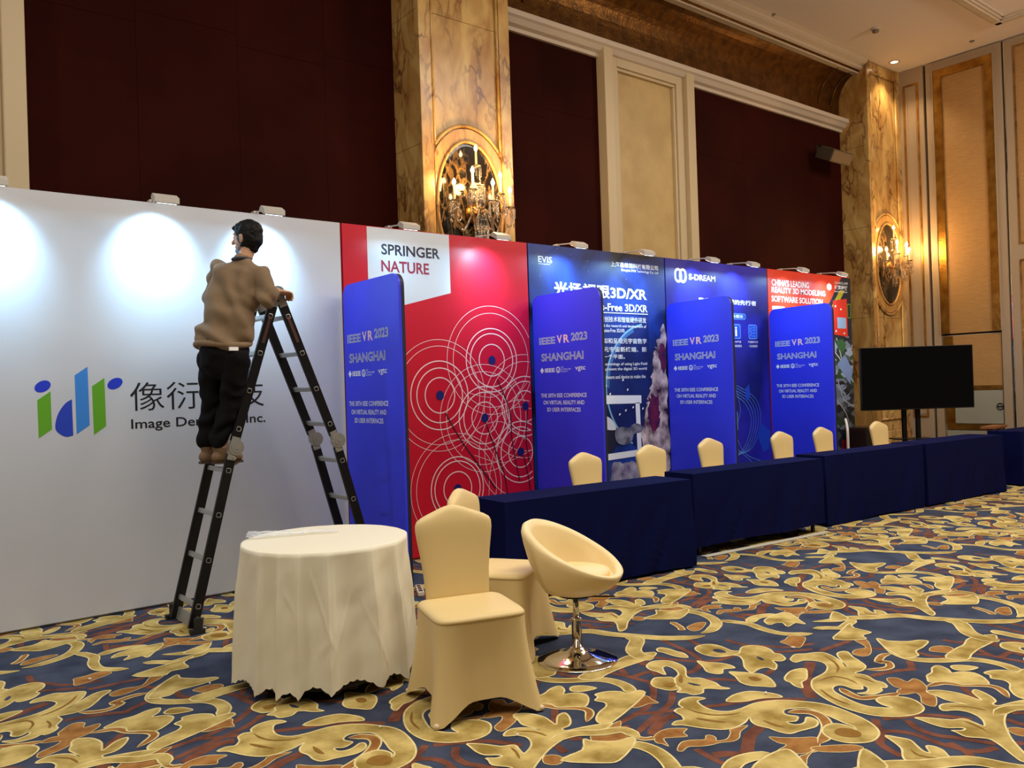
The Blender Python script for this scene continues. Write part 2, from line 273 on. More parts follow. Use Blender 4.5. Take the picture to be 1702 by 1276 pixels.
# floor: carpet with its woven scroll pattern (one repeating figure on a half-drop lattice)
PATTERN = [["G","p",0,[[3.659,3.289],[3.693,3.287],[3.706,3.242],[3.701,3.183],[3.705,3.132],[3.663,3.067],[3.635,3.11],[3.63,3.16],[3.634,3.218],[3.629,3.255]]],["G","p",0,[[3.812,3.137],[3.871,3.159],[3.928,3.142],[3.955,3.092],[3.944,3.022],[3.932,2.97],[3.952,2.934],[3.921,2.903],[3.874,2.919],[3.8,2.947],[3.769,3.008],[3.778,3.076]]],["H","p",0,[[3.865,3.053],[3.895,3.045],[3.901,3.007],[3.883,2.972],[3.856,2.99],[3.848,3.022]]],["G","p",0,[[3.973,2.945],[4.03,2.969],[4.085,2.953],[4.116,2.9],[4.102,2.833],[4.061,2.781],[4.07,2.747],[4.022,2.684],[3.967,2.679],[3.948,2.713],[3.902,2.658],[3.828,2.621],[3.835,2.668],[3.789,2.686],[3.715,2.676],[3.71,2.695],[3.756,2.76],[3.835,2.824],[3.881,2.882],[3.874,2.919],[3.925,2.915]]],["H","p",0,[[3.937,2.812],[3.945,2.789],[3.924,2.751],[3.91,2.765]]],["G","p",0,[[3.392,3.129],[3.464,3.159],[3.518,3.135],[3.549,3.09],[3.54,3.013],[3.51,2.958],[3.43,2.888],[3.419,2.847],[3.451,2.816],[3.454,2.762],[3.452,2.714],[3.427,2.664],[3.439,2.617],[3.399,2.643],[3.367,2.687],[3.338,2.702],[3.296,2.673],[3.243,2.688],[3.237,2.729],[3.213,2.764],[3.265,2.784],[3.281,2.83],[3.353,2.898],[3.417,2.927],[3.463,2.991],[3.472,3.051],[3.431,3.05],[3.361,2.968],[3.367,3.029],[3.364,3.074]]],["G","p",0,[[3.225,2.946],[3.287,2.976],[3.326,2.95],[3.356,2.909],[3.281,2.83],[3.261,2.789],[3.21,2.802],[3.19,2.857],[3.192,2.904]]],["S","p",0,[[3.407,2.911],[3.402,2.89],[3.347,2.84],[3.327,2.835],[3.338,2.862]]],["H","p",0,[[3.349,2.814],[3.364,2.786],[3.368,2.741],[3.344,2.769]]],["S","p",0,[[3.243,2.879],[3.291,2.87],[3.295,2.841],[3.248,2.826],[3.232,2.853]]],["G","p",0,[[3.655,2.995],[3.672,2.941],[3.711,2.888],[3.724,2.832],[3.703,2.783],[3.645,2.813],[3.595,2.78],[3.563,2.791],[3.553,2.848],[3.601,2.911]]],["G","p",0,[[3.632,2.766],[3.665,2.733],[3.698,2.68],[3.723,2.629],[3.704,2.571],[3.666,2.519],[3.615,2.478],[3.579,2.522],[3.544,2.571],[3.548,2.633],[3.597,2.699]]],["S","p",0,[[3.627,2.645],[3.665,2.634],[3.654,2.581],[3.616,2.592]]],["G","p",0,[[3.287,2.524],[3.364,2.55],[3.428,2.546],[3.479,2.524],[3.512,2.476],[3.534,2.42],[3.522,2.375],[3.471,2.413],[3.415,2.444],[3.347,2.466]]],["G","p",0,[[3.759,2.516],[3.847,2.548],[3.916,2.548],[3.956,2.522],[3.905,2.479],[3.821,2.431],[3.765,2.423],[3.7,2.376],[3.697,2.416],[3.725,2.462],[3.727,2.484]]],["G","p",0,[[3.246,2.618],[3.22,2.67],[3.175,2.686],[3.127,2.677],[3.088,2.648],[3.077,2.616],[3.045,2.627],[3.012,2.605],[3.002,2.565],[2.991,2.545],[2.965,2.52],[2.93,2.534],[2.886,2.518],[2.918,2.488],[2.935,2.453],[2.969,2.383],[3.018,2.327],[3.085,2.311],[3.149,2.317],[3.208,2.339],[3.169,2.298],[3.154,2.255],[3.166,2.206],[3.163,2.154],[3.181,2.111],[3.23,2.1],[3.271,2.089],[3.331,2.078],[3.384,2.103],[3.401,2.145],[3.385,2.16],[3.338,2.137],[3.299,2.137],[3.275,2.159],[3.279,2.193],[3.313,2.171],[3.345,2.179],[3.368,2.196],[3.35,2.233],[3.361,2.263],[3.399,2.278],[3.445,2.255],[3.482,2.22],[3.485,2.165],[3.473,2.096],[3.453,2.018],[3.447,1.968],[3.418,1.941],[3.436,1.979],[3.422,2.03],[3.388,2.052],[3.327,2.045],[3.284,2.014],[3.261,1.965],[3.268,1.907],[3.307,1.863],[3.361,1.837],[3.426,1.844],[3.476,1.868],[3.521,1.916],[3.554,1.98],[3.576,2.058],[3.589,2.138],[3.58,2.21],[3.543,2.278],[3.498,2.342],[3.437,2.39],[3.361,2.42],[3.268,2.423],[3.197,2.44],[3.157,2.488],[3.154,2.543],[3.17,2.592],[3.195,2.623]]],["S","p",0,[[3.34,1.997],[3.39,1.994],[3.413,1.955],[3.403,1.91],[3.364,1.894],[3.325,1.923],[3.314,1.968]]],["S","p",0,[[3.022,2.495],[3.051,2.448],[3.083,2.369],[3.045,2.415],[3.022,2.466]]],["S","p",0,[[3.216,2.272],[3.224,2.226],[3.219,2.166],[3.201,2.211]]],["S","r",0.012,[[3.08,2.593],[3.082,2.529],[3.108,2.464],[3.159,2.419],[3.221,2.396]]],["G","p",0,[[4.053,2.668],[4.125,2.687],[4.172,2.655],[4.214,2.635],[4.258,2.6],[4.244,2.539],[4.211,2.483],[4.174,2.433],[4.134,2.389],[4.192,2.444],[4.284,2.529],[4.344,2.538],[4.364,2.512],[4.305,2.449],[4.271,2.395],[4.213,2.325],[4.139,2.303],[4.078,2.31],[4.084,2.252],[4.047,2.187],[4.048,2.149],[4.022,2.113],[3.988,2.099],[3.971,2.115],[3.934,2.092],[3.872,2.095],[3.84,2.121],[3.821,2.155],[3.866,2.135],[3.913,2.148],[3.936,2.173],[3.929,2.191],[3.892,2.168],[3.862,2.197],[3.871,2.247],[3.853,2.277],[3.805,2.276],[3.76,2.237],[3.728,2.166],[3.707,2.099],[3.706,2.037],[3.736,1.987],[3.768,1.956],[3.771,2.005],[3.803,2.051],[3.855,2.055],[3.907,2.021],[3.934,1.968],[3.922,1.915],[3.87,1.859],[3.803,1.842],[3.741,1.857],[3.684,1.891],[3.635,1.946],[3.612,2.004],[3.609,2.087],[3.629,2.173],[3.673,2.264],[3.734,2.344],[3.826,2.401],[3.894,2.411],[3.979,2.419],[4.064,2.457],[4.109,2.511],[4.099,2.564],[4.062,2.601],[4.007,2.612],[4.025,2.652]]],["S","r",0.014,[[4.215,2.567],[4.16,2.476],[4.087,2.408],[4.011,2.375]]],["S","r",0.012,[[3.855,2.373],[3.947,2.359],[3.967,2.289],[3.938,2.219]]],["S","r",0.012,[[4.023,2.286],[4.029,2.229],[4.014,2.169]]],["S","r",0.012,[[3.747,2.308],[3.682,2.21],[3.659,2.103]]],["G","r",0.055,[[4.621,2.445],[4.554,2.353],[4.5,2.257],[4.506,2.179],[4.559,2.111],[4.624,2.062],[4.693,2.009],[4.73,1.93],[4.726,1.837],[4.69,1.765],[4.669,1.683]]],["G","p",0,[[4.709,2.524],[4.706,2.459],[4.744,2.405],[4.783,2.366],[4.844,2.338],[4.855,2.294],[4.736,2.267],[4.634,2.26],[4.571,2.216],[4.48,2.247],[4.534,2.343],[4.611,2.44]]],["G","p",0,[[4.662,2.112],[4.811,2.13],[4.937,2.131],[5.072,2.16],[5.237,2.098],[5.154,2.045],[4.995,2.042],[4.899,2.042],[4.79,2.03],[4.693,2.009],[4.638,2.062]]],["G","p",0,[[4.298,2.043],[4.361,2.047],[4.426,2.076],[4.486,2.072],[4.464,2.012],[4.422,1.974],[4.475,1.948],[4.5,1.898],[4.461,1.835],[4.388,1.783],[4.35,1.819],[4.287,1.869],[4.292,1.924],[4.262,1.953],[4.211,1.99],[4.256,2.021]]],["G","p",0,[[4.523,2.022],[4.575,1.99],[4.599,1.92],[4.516,1.935],[4.481,1.982]]],["G","p",0,[[4.535,1.864],[4.603,1.85],[4.651,1.803],[4.657,1.758],[4.732,1.75],[4.692,1.685],[4.336,1.561],[4.3,1.595],[4.321,1.64],[4.389,1.688],[4.459,1.714],[4.492,1.754],[4.477,1.806],[4.519,1.828]]],["G","p",0,[[4.082,1.943],[4.128,1.917],[4.153,1.869],[4.162,1.816],[4.151,1.76],[4.147,1.72],[4.215,1.787],[4.265,1.796],[4.252,1.751],[4.215,1.698],[4.177,1.67],[4.136,1.667],[4.133,1.639],[4.211,1.616],[4.284,1.589],[4.34,1.557],[4.275,1.534],[4.212,1.563],[4.137,1.583],[4.058,1.579],[3.965,1.552],[3.888,1.515],[3.796,1.461],[3.738,1.416],[3.665,1.358],[3.6,1.344],[3.63,1.391],[3.692,1.46],[3.725,1.511],[3.719,1.543],[3.684,1.593],[3.699,1.64],[3.703,1.662],[3.733,1.634],[3.764,1.632],[3.756,1.654],[3.718,1.689],[3.71,1.738],[3.721,1.803],[3.728,1.831],[3.764,1.796],[3.792,1.754],[3.821,1.708],[3.869,1.681],[3.858,1.635],[3.847,1.589],[3.901,1.613],[3.94,1.652],[3.959,1.703],[3.942,1.749],[3.895,1.784],[3.935,1.817],[3.98,1.816],[4.028,1.781],[4.053,1.725],[4.044,1.777],[4.034,1.828],[4.052,1.877],[4.059,1.915]]],["G","p",0,[[3.443,1.819],[3.459,1.822],[3.471,1.785],[3.484,1.738],[3.447,1.689],[3.419,1.651],[3.422,1.625],[3.474,1.664],[3.492,1.639],[3.482,1.6],[3.435,1.55],[3.428,1.504],[3.26,1.572],[3.271,1.606],[3.287,1.658],[3.316,1.685],[3.379,1.721],[3.421,1.781]]],["S","r",0.012,[[3.395,1.69],[3.368,1.652],[3.374,1.615],[3.391,1.584]]],["S","r",0.012,[[3.966,1.788],[4.019,1.727],[4.033,1.653]]],["S","r",0.012,[[3.841,1.669],[3.831,1.623],[3.801,1.561]]],["D","p",0,[[2.657,2.735],[2.699,2.714],[2.753,2.712],[2.707,2.668],[2.657,2.65],[2.683,2.607],[2.682,2.554],[2.631,2.558],[2.569,2.565],[2.537,2.586],[2.509,2.587],[2.504,2.643],[2.595,2.737]]],["D","p",0,[[3.089,2.154],[3.121,2.114],[3.178,2.061],[3.222,2.028],[3.22,2.004],[3.172,1.964],[3.112,1.939],[3.06,1.963],[3.04,1.974],[3.009,2.011],[2.991,2.052],[3.072,2.058],[3.067,2.096]]],["D","p",0,[[3.135,1.974],[3.224,1.916],[3.279,1.864],[3.268,1.825],[3.193,1.854],[3.128,1.915],[3.108,1.958]]],["D","p",0,[[2.917,2.878],[2.988,2.888],[3.041,2.871],[3.07,2.832],[3.053,2.792],[3.042,2.736],[3.002,2.763],[2.934,2.764],[2.891,2.805],[2.911,2.839]]],["D","p",0,[[2.731,2.491],[2.795,2.511],[2.845,2.505],[2.888,2.47],[2.902,2.447],[2.859,2.432],[2.84,2.396],[2.78,2.435],[2.747,2.449],[2.706,2.385],[2.705,2.419],[2.696,2.445]]],["D","r",0.02,[[2.672,2.546],[2.689,2.503],[2.73,2.483]]],["D","p",0,[[2.704,2.337],[2.772,2.374],[2.822,2.361],[2.869,2.325],[2.904,2.346],[2.924,2.335],[2.919,2.305],[2.897,2.281],[2.943,2.264],[3.007,2.293],[3.034,2.313],[3.128,2.289],[3.049,2.271],[2.992,2.236],[2.942,2.231],[2.894,2.259],[2.844,2.272],[2.804,2.293],[2.761,2.325],[2.71,2.315]]],["D","p",0,[[4.259,2.872],[4.32,2.879],[4.404,2.899],[4.443,2.825],[4.308,2.757],[4.244,2.74],[4.239,2.777],[4.249,2.816]]],["D","p",0,[[2.967,1.933],[3.02,1.961],[3.053,1.954],[3.125,1.958],[3.032,1.935],[2.969,1.902],[2.93,1.904]]],["D","p",0,[[4.113,2.16],[4.159,2.128],[4.142,2.069],[4.207,2.069],[4.198,2.027],[4.136,1.968],[4.077,1.943],[4.056,1.896],[4.002,1.86],[3.919,1.833],[3.923,1.892],[3.995,1.932],[4.025,1.97],[3.98,1.99],[3.951,2.018],[3.994,2.046],[4.031,2.045],[4.038,2.086]]],["D","p",0,[[4.383,2.493],[4.437,2.501],[4.516,2.485],[4.595,2.604],[4.645,2.554],[4.515,2.455],[4.409,2.406],[4.352,2.418],[4.348,2.466]]],["D","r",0.03,[[4.514,2.333],[4.436,2.349],[4.326,2.313],[4.358,2.281],[4.292,2.234],[4.22,2.251],[4.166,2.303]]],["D","r",0.03,[[4.144,1.972],[4.245,1.945],[4.287,1.869],[4.362,1.784],[4.356,1.719],[4.268,1.648]]],["D","p",0,[[4.696,2.214],[4.77,2.234],[4.834,2.201],[4.828,2.144],[4.738,2.125],[4.703,2.176]]],["D","r",0.035,[[3.83,2.251],[3.795,2.192],[3.777,2.119],[3.826,2.083],[3.891,2.043],[3.971,2.022]]],["D","r",0.04,[[3.376,2.249],[3.429,2.219],[3.456,2.172],[3.437,2.111],[3.366,2.045],[3.265,1.996],[3.179,1.974]]],["D","p",0,[[3.891,1.512],[3.935,1.488],[3.934,1.435],[3.881,1.416],[3.85,1.462]]],["R","r",0.034,[[3.177,3.201],[3.208,3.104],[3.213,3.021],[3.218,2.94],[3.123,2.839],[3.029,2.771],[2.918,2.726],[2.77,2.705],[2.679,2.695]]],["R","r",0.034,[[3.286,3.233],[3.208,3.104]]],["R","r",0.034,[[3.202,2.787],[3.097,2.705],[2.969,2.657],[2.812,2.607],[2.706,2.577],[2.729,2.666]]],["R","r",0.034,[[3.543,3.42],[3.542,3.294],[3.55,3.163],[3.604,3.066],[3.645,2.996],[3.693,2.949],[3.766,2.921],[3.866,2.913]]],["R","r",0.034,[[3.81,3.389],[3.772,3.225],[3.727,3.08],[3.656,2.971],[3.542,2.913],[3.464,2.908]]],["R","r",0.034,[[3.427,3.255],[3.45,3.174]]],["R","r",0.034,[[3.923,3.276],[3.889,3.174],[3.863,3.135]]],["R","r",0.034,[[4.077,3.122],[4.075,2.989],[4.13,2.901],[4.21,2.79],[4.369,2.729]]],["R","r",0.034,[[4.079,2.793],[4.176,2.729],[4.278,2.674]]],["R","r",0.034,[[3.45,2.791],[3.531,2.712],[3.557,2.662]]],["R","r",0.034,[[3.162,2.556],[3.258,2.507],[3.381,2.455],[3.479,2.383],[3.583,2.283]]],["R","r",0.034,[[2.474,2.552],[2.556,2.559],[2.631,2.558]]],["R","r",0.034,[[2.77,2.292],[2.747,2.185],[2.739,2.082]]],["R","r",0.034,[[3.742,2.611],[3.829,2.633]]],["R","r",0.034,[[2.852,2.728],[2.925,2.678],[3.031,2.619]]],["R","r",0.055,[[2.985,2.58],[2.911,2.591],[2.799,2.544],[2.745,2.504]]],["R","r",0.055,[[4.075,2.559],[3.817,2.435],[3.699,2.354],[3.618,2.271]]],["R","r",0.055,[[3.156,2.244],[3.047,2.219],[2.956,2.167],[2.876,2.127],[2.821,2.179],[2.775,2.206]]],["R","r",0.036,[[4.559,2.606],[4.381,2.62],[4.278,2.627]]],["R","r",0.036,[[4.515,2.455],[4.604,2.336]]],["R","r",0.036,[[4.093,2.231],[4.22,2.198],[4.327,2.146],[4.34,2.12]]],["R","r",0.036,[[4.459,2.21],[4.336,2.137]]],["R","r",0.036,[[3.59,1.946],[3.5,1.882],[3.438,1.833],[3.372,1.81],[3.333,1.747],[3.314,1.686]]],["R","r",0.036,[[3.614,1.924],[3.787,1.817],[3.851,1.737],[3.892,1.659]]],["R","r",0.036,[[3.487,1.858],[3.539,1.808],[3.558,1.737],[3.541,1.651],[3.547,1.579],[3.576,1.504],[3.665,1.469]]],["R","r",0.036,[[3.678,1.843],[3.621,1.767],[3.614,1.684],[3.645,1.621],[3.699,1.486]]],["R","r",0.036,[[4.262,1.858],[4.195,1.784],[4.159,1.73]]],["R","r",0.036,[[4.623,2.255],[4.617,2.171],[4.656,2.103]]],["R","r",0.036,[[4.947,2.252],[4.949,2.183],[4.997,2.136]]],["R","r",0.036,[[5.045,2.055],[5.042,1.963],[5.07,1.935],[5.135,1.934],[5.187,1.979],[5.187,2.012]]],["R","r",0.036,[[4.826,1.906],[4.98,1.902],[4.96,1.832]]],["R","r",0.036,[[3.999,1.557],[3.982,1.48]]],["R","r",0.036,[[4.088,1.57],[4.128,1.532]]],["R","r",0.036,[[3.785,1.438],[3.769,1.404]]],["R","r",0.036,[[3.577,1.617],[3.54,1.537],[3.492,1.489]]],["G","r",0.06,[[4.075,3.759],[4.148,3.748],[4.226,3.689],[4.358,3.683],[4.409,3.652],[4.418,3.556],[4.37,3.438],[4.293,3.355],[4.162,3.297],[4.069,3.299]]],["G","p",0,[[4.282,3.85],[4.296,3.813],[4.365,3.742],[4.453,3.719],[4.398,3.664],[4.248,3.603],[4.182,3.63],[4.07,3.764],[4.204,3.776]]],["D","r",0.03,[[4.138,3.592],[4.091,3.482],[4.04,3.42]]],["D","p",0,[[4.124,3.449],[4.226,3.463],[4.281,3.428],[4.141,3.356],[4.078,3.363],[4.087,3.41]]],["G","r",0.05,[[4.361,3.407],[4.406,3.32],[4.436,3.211],[4.405,3.09],[4.406,2.96],[4.472,2.876],[4.535,2.831]]],["G","r",0.06,[[4.458,3.227],[4.574,3.271],[4.672,3.255],[4.739,3.207]]],["G","p",0,[[4.57,3.194],[4.704,3.221],[4.823,3.207],[4.804,3.14],[4.725,3.036],[4.674,2.969],[4.656,3.027],[4.554,3.014],[4.603,3.081],[4.571,3.113],[4.51,3.117]]],["G","r",0.07,[[4.755,2.965],[4.859,2.899],[4.99,2.847],[5.098,2.757],[5.255,2.658],[5.305,2.525],[5.356,2.433],[5.406,2.343],[5.481,2.228],[5.596,2.131],[5.689,2.094]]],["G","r",0.05,[[5.793,2.778],[5.926,2.763],[6.022,2.687],[6.113,2.643],[6.1,2.531]]],["G","r",0.08,[[5.329,2.421],[5.342,2.33],[5.176,2.204],[5.123,2.086],[5.163,2.035]]],["G","r",0.05,[[4.625,2.886],[4.699,2.83],[4.756,2.773],[4.854,2.787],[4.985,2.811]]],["G","p",0,[[4.516,2.683],[4.681,2.738],[4.889,2.791],[4.807,2.721],[4.796,2.604],[4.703,2.609],[4.64,2.559]]],["G","p",0,[[4.987,2.974],[5.056,2.988],[5.007,2.891],[4.953,2.844],[4.859,2.899]]]]
def build_floor():
    v = [(-6, -6, 0), (14.7, -6, 0), (14.7, 7.6, 0), (-6, 7.6, 0)]; f = [(0, 1, 2, 3)]; mi = [0]
    cnt = [0]
    MI = {'R': 1, 'D': 2, 'G': 3, 'H': 0, 'E': 4, 'S': 5}
    cell = []
    def add(layer, fnc):
        vv, ff = [], []; cnt[0] += 1; z = .0004+cnt[0]*2.2e-5; fnc(vv, ff, lambda a, b: (a, b, z)); cell.append((vv, ff, MI[layer]))
    for L, k, w, pts in sorted(PATTERN, key=lambda q: 'RDGHS'.index(q[0])):
        if k == 'p':
            P = catmull([(x, y, 0) for x, y in pts], 3, True); P = [(p.x, p.y) for p in P]
            add(L, lambda a, b, c, P=P: polyfill(a, b, P, c))
            if L == 'G': add('E', lambda a, b, c, P=P: ribbon(a, b, P, .009, c, closed=True))
            if L == 'D': add('E', lambda a, b, c, P=P: ribbon(a, b, P, .004, c, closed=True))
        else:
            P = catmull([(x, y, 0) for x, y in pts], 4); P = [(p.x, p.y) for p in P]
            tp = 0 if L == 'R' else (4 if L == 'S' else 7)
            if L in 'GD': add('E', lambda a, b, c, P=P: ribbon(a, b, P, w+.016, c, tp))
            add(L, lambda a, b, c, P=P: ribbon(a, b, P, w, c, tp))
    v1, v2 = (1.635, -1.16), (1.79, 1.17)
    for i in range(-7, 9):
        for j in range(-7, 9):
            ox, oy = i*v1[0]+j*v2[0], i*v1[1]+j*v2[1]
            if not (-5.5 < ox+4 < 16.5 and -2.5 < oy+2.5 < 8.5): continue
            for vv, ff, m in cell:
                pts = [(a+ox, b+oy, c) for a, b, c in vv]
                if max(p[0] for p in pts) > 14.4 or max(p[1] for p in pts) > 7.4: continue
                b0 = len(v); v.extend(pts); f.extend(tuple(b0+q for q in t) for t in ff); mi.extend([m]*len(ff))
    me = bpy.data.meshes.new('floor'); me.from_pydata(v, [], f); me.polygons.foreach_set('material_index', mi); me.update()
    link('floor', me, [C_BASE, C_R, C_D, C_G, C_E, C_S], kind='structure')
build_floor()

YC, YP, XF, ZC = 7.0, 7.5, 14.455, 6.77
# ceiling
ceil = obj('ceiling', bx(-6, XF+.2, -6, 7.7, ZC, ZC+.15), PLASTER, kind='structure')
bm = bmesh.new()
for k, (w, h) in enumerate(((.22, .03), (.15, .055), (.08, .08))):
    box(bm, -6, 13.6, 5.05-w/2, 5.05+w/2, ZC-h, ZC)
    box(bm, 13.55-w/2, 13.55+w/2, -6, 5.1, ZC-h, ZC)
obj('trim_1', bm, WHITEP, kind='structure')

# back wall
obj('wall_back', bx(-6, XF+.2, 7.56, 7.7, 0, ZC), DARKGAP, kind='structure')
wb = bpy.data.objects['wall_back']
def redpanels(x0, x1, seams, z1=5.70):
    xs = [x0]+seams+[x1]
    for i, (a, b) in enumerate(zip(xs, xs[1:])):
        zc = [0, 2.4, 4.75, z1] if (i % 2 == 0) else [0, 2.4, 4.86, z1]
        for c, d in zip(zc, zc[1:]):
            o = obj('fabric_panel', bx(a+.001, b-.001, YP, 7.56, c+.001, d-.001, bev=.0015), REDWALL, wb)
redpanels(1.20, 4.588, [2.05, 2.93, 3.8])
redpanels(5.748, 7.573, [6.66])
redpanels(9.33, 13.34, [10.6, 11.9])
# pilasters of cream panelling
def pilaster(x0, x1):
    o = obj('trim_2', bx(x0, x0+.16, 7.36, 7.56, 0, 5.78, bev=.01), CREAM, kind='structure')
    for a, b, y in ((x0+.16, x0+.30, 7.43), (x1-.30, x1-.16, 7.43)):
        obj('stile', bx(a, b, y, 7.56, 0, 5.76, bev=.008), CREAM, o)
    obj('stile', bx(x1-.16, x1, 7.36, 7.56, 0, 5.78, bev=.01), CREAM, o)
    obj('rail', bx(x0+.30, x1-.30, 7.43, 7.56, 5.60, 5.76, bev=.008), CREAM, o)
    for a, b in ((x0+.30, x0+.34), (x1-.34, x1-.30)):
        obj('bead', bx(a, b, 7.455, 7.56, 0, 5.56, bev=.012), CREAM, o)
    obj('bead', bx(x0+.30, x1-.30, 7.455, 7.56, 5.56, 5.60, bev=.012), CREAM, o)
    obj('vinyl_panel', bx(x0+.34, x1-.34, 7.5, 7.56, 0, 5.56), VINYL, o, label='gold beige upholstered infill panel')
    return o
pilaster(7.573, 9.33); pilaster(-.55, 1.20)
# cornice below the cove, cove, crown
def profile_x(name, prof, x0, x1, m, parent=None, kind='structure', smooth=False):
    bm = bmesh.new(); rings(bm, [[(x0, y, z) for y, z in prof], [(x1, y, z) for y, z in prof]])
    return obj(name, bm, m, parent, kind=kind, smooth=smooth)
corn = [(7.6, 5.66), (7.46, 5.66), (7.45, 5.70), (7.40, 5.72), (7.36, 5.77), (7.33, 5.79), (7.33, 5.85), (7.37, 5.87), (7.6, 5.87)]
cove = [(7.6, 5.87), (7.50, 5.87), (7.50, 6.05)]
for i in range(11):
    a = PI/2*i/10; cove.append((7.50-.38*(1-math.cos(a)), 6.12+.46*math.sin(a)))
cove += [(7.10, 6.62), (7.6, 6.62)]
crown = [(7.6, 6.56), (7.14, 6.56), (7.12, 6.60), (7.07, 6.62), (7.07, 6.66), (7.00, 6.69), (6.96, 6.72), (6.96, 6.74), (6.90, 6.77), (7.6, 6.77)]
for x0, x1 in ((-6, 4.588), (5.748, 13.34)):
    profile_x('trim_3', corn, x0, x1, WHITEP)
    c = profile_x('trim_4', cove, x0, x1, BRONZE, smooth=False)
    profile_x('trim_5', crown, x0, x1, WHITEP)
    for x, s in ((x0+.02, 1), (x1-.02, -1)):
        if x < 0: continue
        for off in (.25, .62):        # raised end ribs of the cove
            bm = bmesh.new()
            tube(bm, [(x+s*(off-.12*math.sin(i/10*PI/2)), y-.006, z) for i, (y, z) in enumerate(cove[2:13])], .014, 6)
            obj('cove_rib', bm, BRONZE, c, smooth=True)

# marble columns
def column(x0, x1, label, full=True):
    t = thing('marble_column', label, 'column', ((x0+x1)/2, YC, 0)); w = (x1-x0)/2
    for z0, z1 in ((0, .62), (.62, 2.5), (2.5, 4.0), (4.0, 5.35), (5.35, ZC)):
        obj('marble_block', bx(-w, w, .035, .52, z0+.0015, z1-.0015, bev=.004), MARBLE, t)
    for s in (-1, 1):
        obj('border', bx(*sorted((s*w, s*.44)), 0, .04, .0, ZC, bev=.008), MARBLE, t)
    cz, K = 3.41, .016
    def arc(a, b, lim, sgn, k=28):
        pts = []
        for i in range(k+1):
            x = -lim+2*lim*i/k; pts.append((x, .016, cz+sgn*b*math.sqrt(max(0, 1-(x/a)**2))))
        return pts
    top = arc(.60, .85, .42, 1); bot = arc(.60, .85, .42, -1)
    bm = bmesh.new(); tube(bm, [(-.42, .016, 6.58), top[0]], K, 6); tube(bm, [(.42, .016, 6.58), top[-1]], K, 6)
    tube(bm, top, K*1.2, 6); tube(bm, [(-.42, .016, 6.58), (.42, .016, 6.58)], K, 6)
    obj('panel_moulding', bm, MARBLE, t, smooth=True)
    bm = bmesh.new(); tube(bm, [(-.42, .016, .8), bot[0]], K, 6); tube(bm, [(.42, .016, .8), bot[-1]], K, 6)
    tube(bm, bot, K*1.2, 6); tube(bm, [(-.42, .016, .8), (.42, .016, .8)], K, 6)
    obj('panel_moulding', bm, MARBLE, t, smooth=True)
    # raised ring, then the black oval
    def ell(a, b, y, n=56): return [(a*math.cos(2*PI*i/n), y, cz+b*math.sin(2*PI*i/n)) for i in range(n)]
    def clampx(P): return [(max(-.425, min(.425, p[0])), p[1], p[2]) for p in P]
    bm = bmesh.new(); rings(bm, [clampx(ell(.56, .82, .035)), clampx(ell(.56, .82, .012)), ell(.415, .68, .012), ell(.40, .66, .03)], cap=False)
    obj('oval_surround', bm, MARBLE_RING, t)
    bm = bmesh.new(); P = ell(.415, .685, .004); tube(bm, P+[P[0], P[1]], .018, 8); obj('oval_moulding', bm, MARBLE_RING, t, smooth=True)
    bm = bmesh.new(); rings(bm, [ell(.41, .68, .03), ell(.40, .67, .015), ell(.37, .64, .012)]); obj('black_oval', bm, BLACKM, t, label='polished black veined oval inset')
    obj('plinth', bx(-w-.01, w+.01, -.02, .1, 0, .6, bev=.01), MARBLE, t)
    return t
column(4.588, 5.748, 'golden marble column behind the red backdrop, with arched panel and black oval')
column(13.34, XF, 'marble column in the far corner beside the gold-framed wall, with black oval')

# far wall: operable partition panels of taupe, gold and fabric
wr = obj('wall_right', bx(XF+.12, XF+.25, -6, 7.7, 0, ZC), DARKGAP, kind='structure')
def pbox(name, y0, y1, z0, z1, d, m, bev=.006, thick=.12, **k):
    return obj(name, bx(XF+d, XF+d+thick, y0, y1, z0, z1, bev=bev), m, wr, **k)
def frame(y0, y1, z0, z1, w, d, m, sides='LRTB', t=.05):
    bm = bmesh.new()
    if 'L' in sides: box(bm, XF+d, XF+d+t, y1-w, y1, z0, z1)
    if 'R' in sides: box(bm, XF+d, XF+d+t, y0, y0+w, z0, z1)
    if 'T' in sides: box(bm, XF+d, XF+d+t, y0+w, y1-w, z1-w, z1)
    if 'B' in sides: box(bm, XF+d, XF+d+t, y0+w, y1-w, z0, z0+w)
    return obj('gold_frame', bm, m, wr)
# narrow corner panel
pbox('partition_panel', 6.60, 7.02, 0, ZC, 0, TAUPE)
frame(6.68, 6.94, .8, 6.5, .03, -.012, GOLDF); frame(6.73, 6.89, .86, 6.44, .02, -.01, TAUPE)
# panel with the service door
pbox('partition_panel', 5.375, 5.50, 0, ZC-.02, 0, TAUPE); pbox('partition_panel', 6.44, 6.555, 0, ZC-.02, 0, TAUPE)
pbox('partition_panel', 5.50, 6.44, 6.61, ZC-.02, 0, TAUPE)
frame(5.50, 6.44, 2.19, 6.61, .13, .004, GOLDF, 'LRT'); frame(5.485, 6.455, 2.19, 6.63, .016, -.014, TAUPE, 'LRT')
pbox('fabric_infill', 5.63, 6.31, 2.19, 6.48, .03, FABRIC, label='tan fabric infill'); frame(5.62, 6.32, 2.19, 6.49, .012, .0, GOLDF, 'LRT')
d1 = obj('door_1', bx(XF+.05, XF+.12, 5.50, 6.44, 0, 2.165, bev=.004), TAUPE, kind='structure')
def dbox(name, y0, y1, z0, z1, d, m, **k): return obj(name, bx(XF+d, XF+d+.04, y0, y1, z0, z1, bev=.003), m, d1, **k)
dbox('door_fabric', 5.52, 6.26, 1.32, 2.15, .03, FABRIC); dbox('gold_rail', 5.52, 6.40, 1.25, 1.32, .025, GOLDF)
dbox('door_stile', 6.26, 6.42, .69, 2.15, .025, GOLDF)
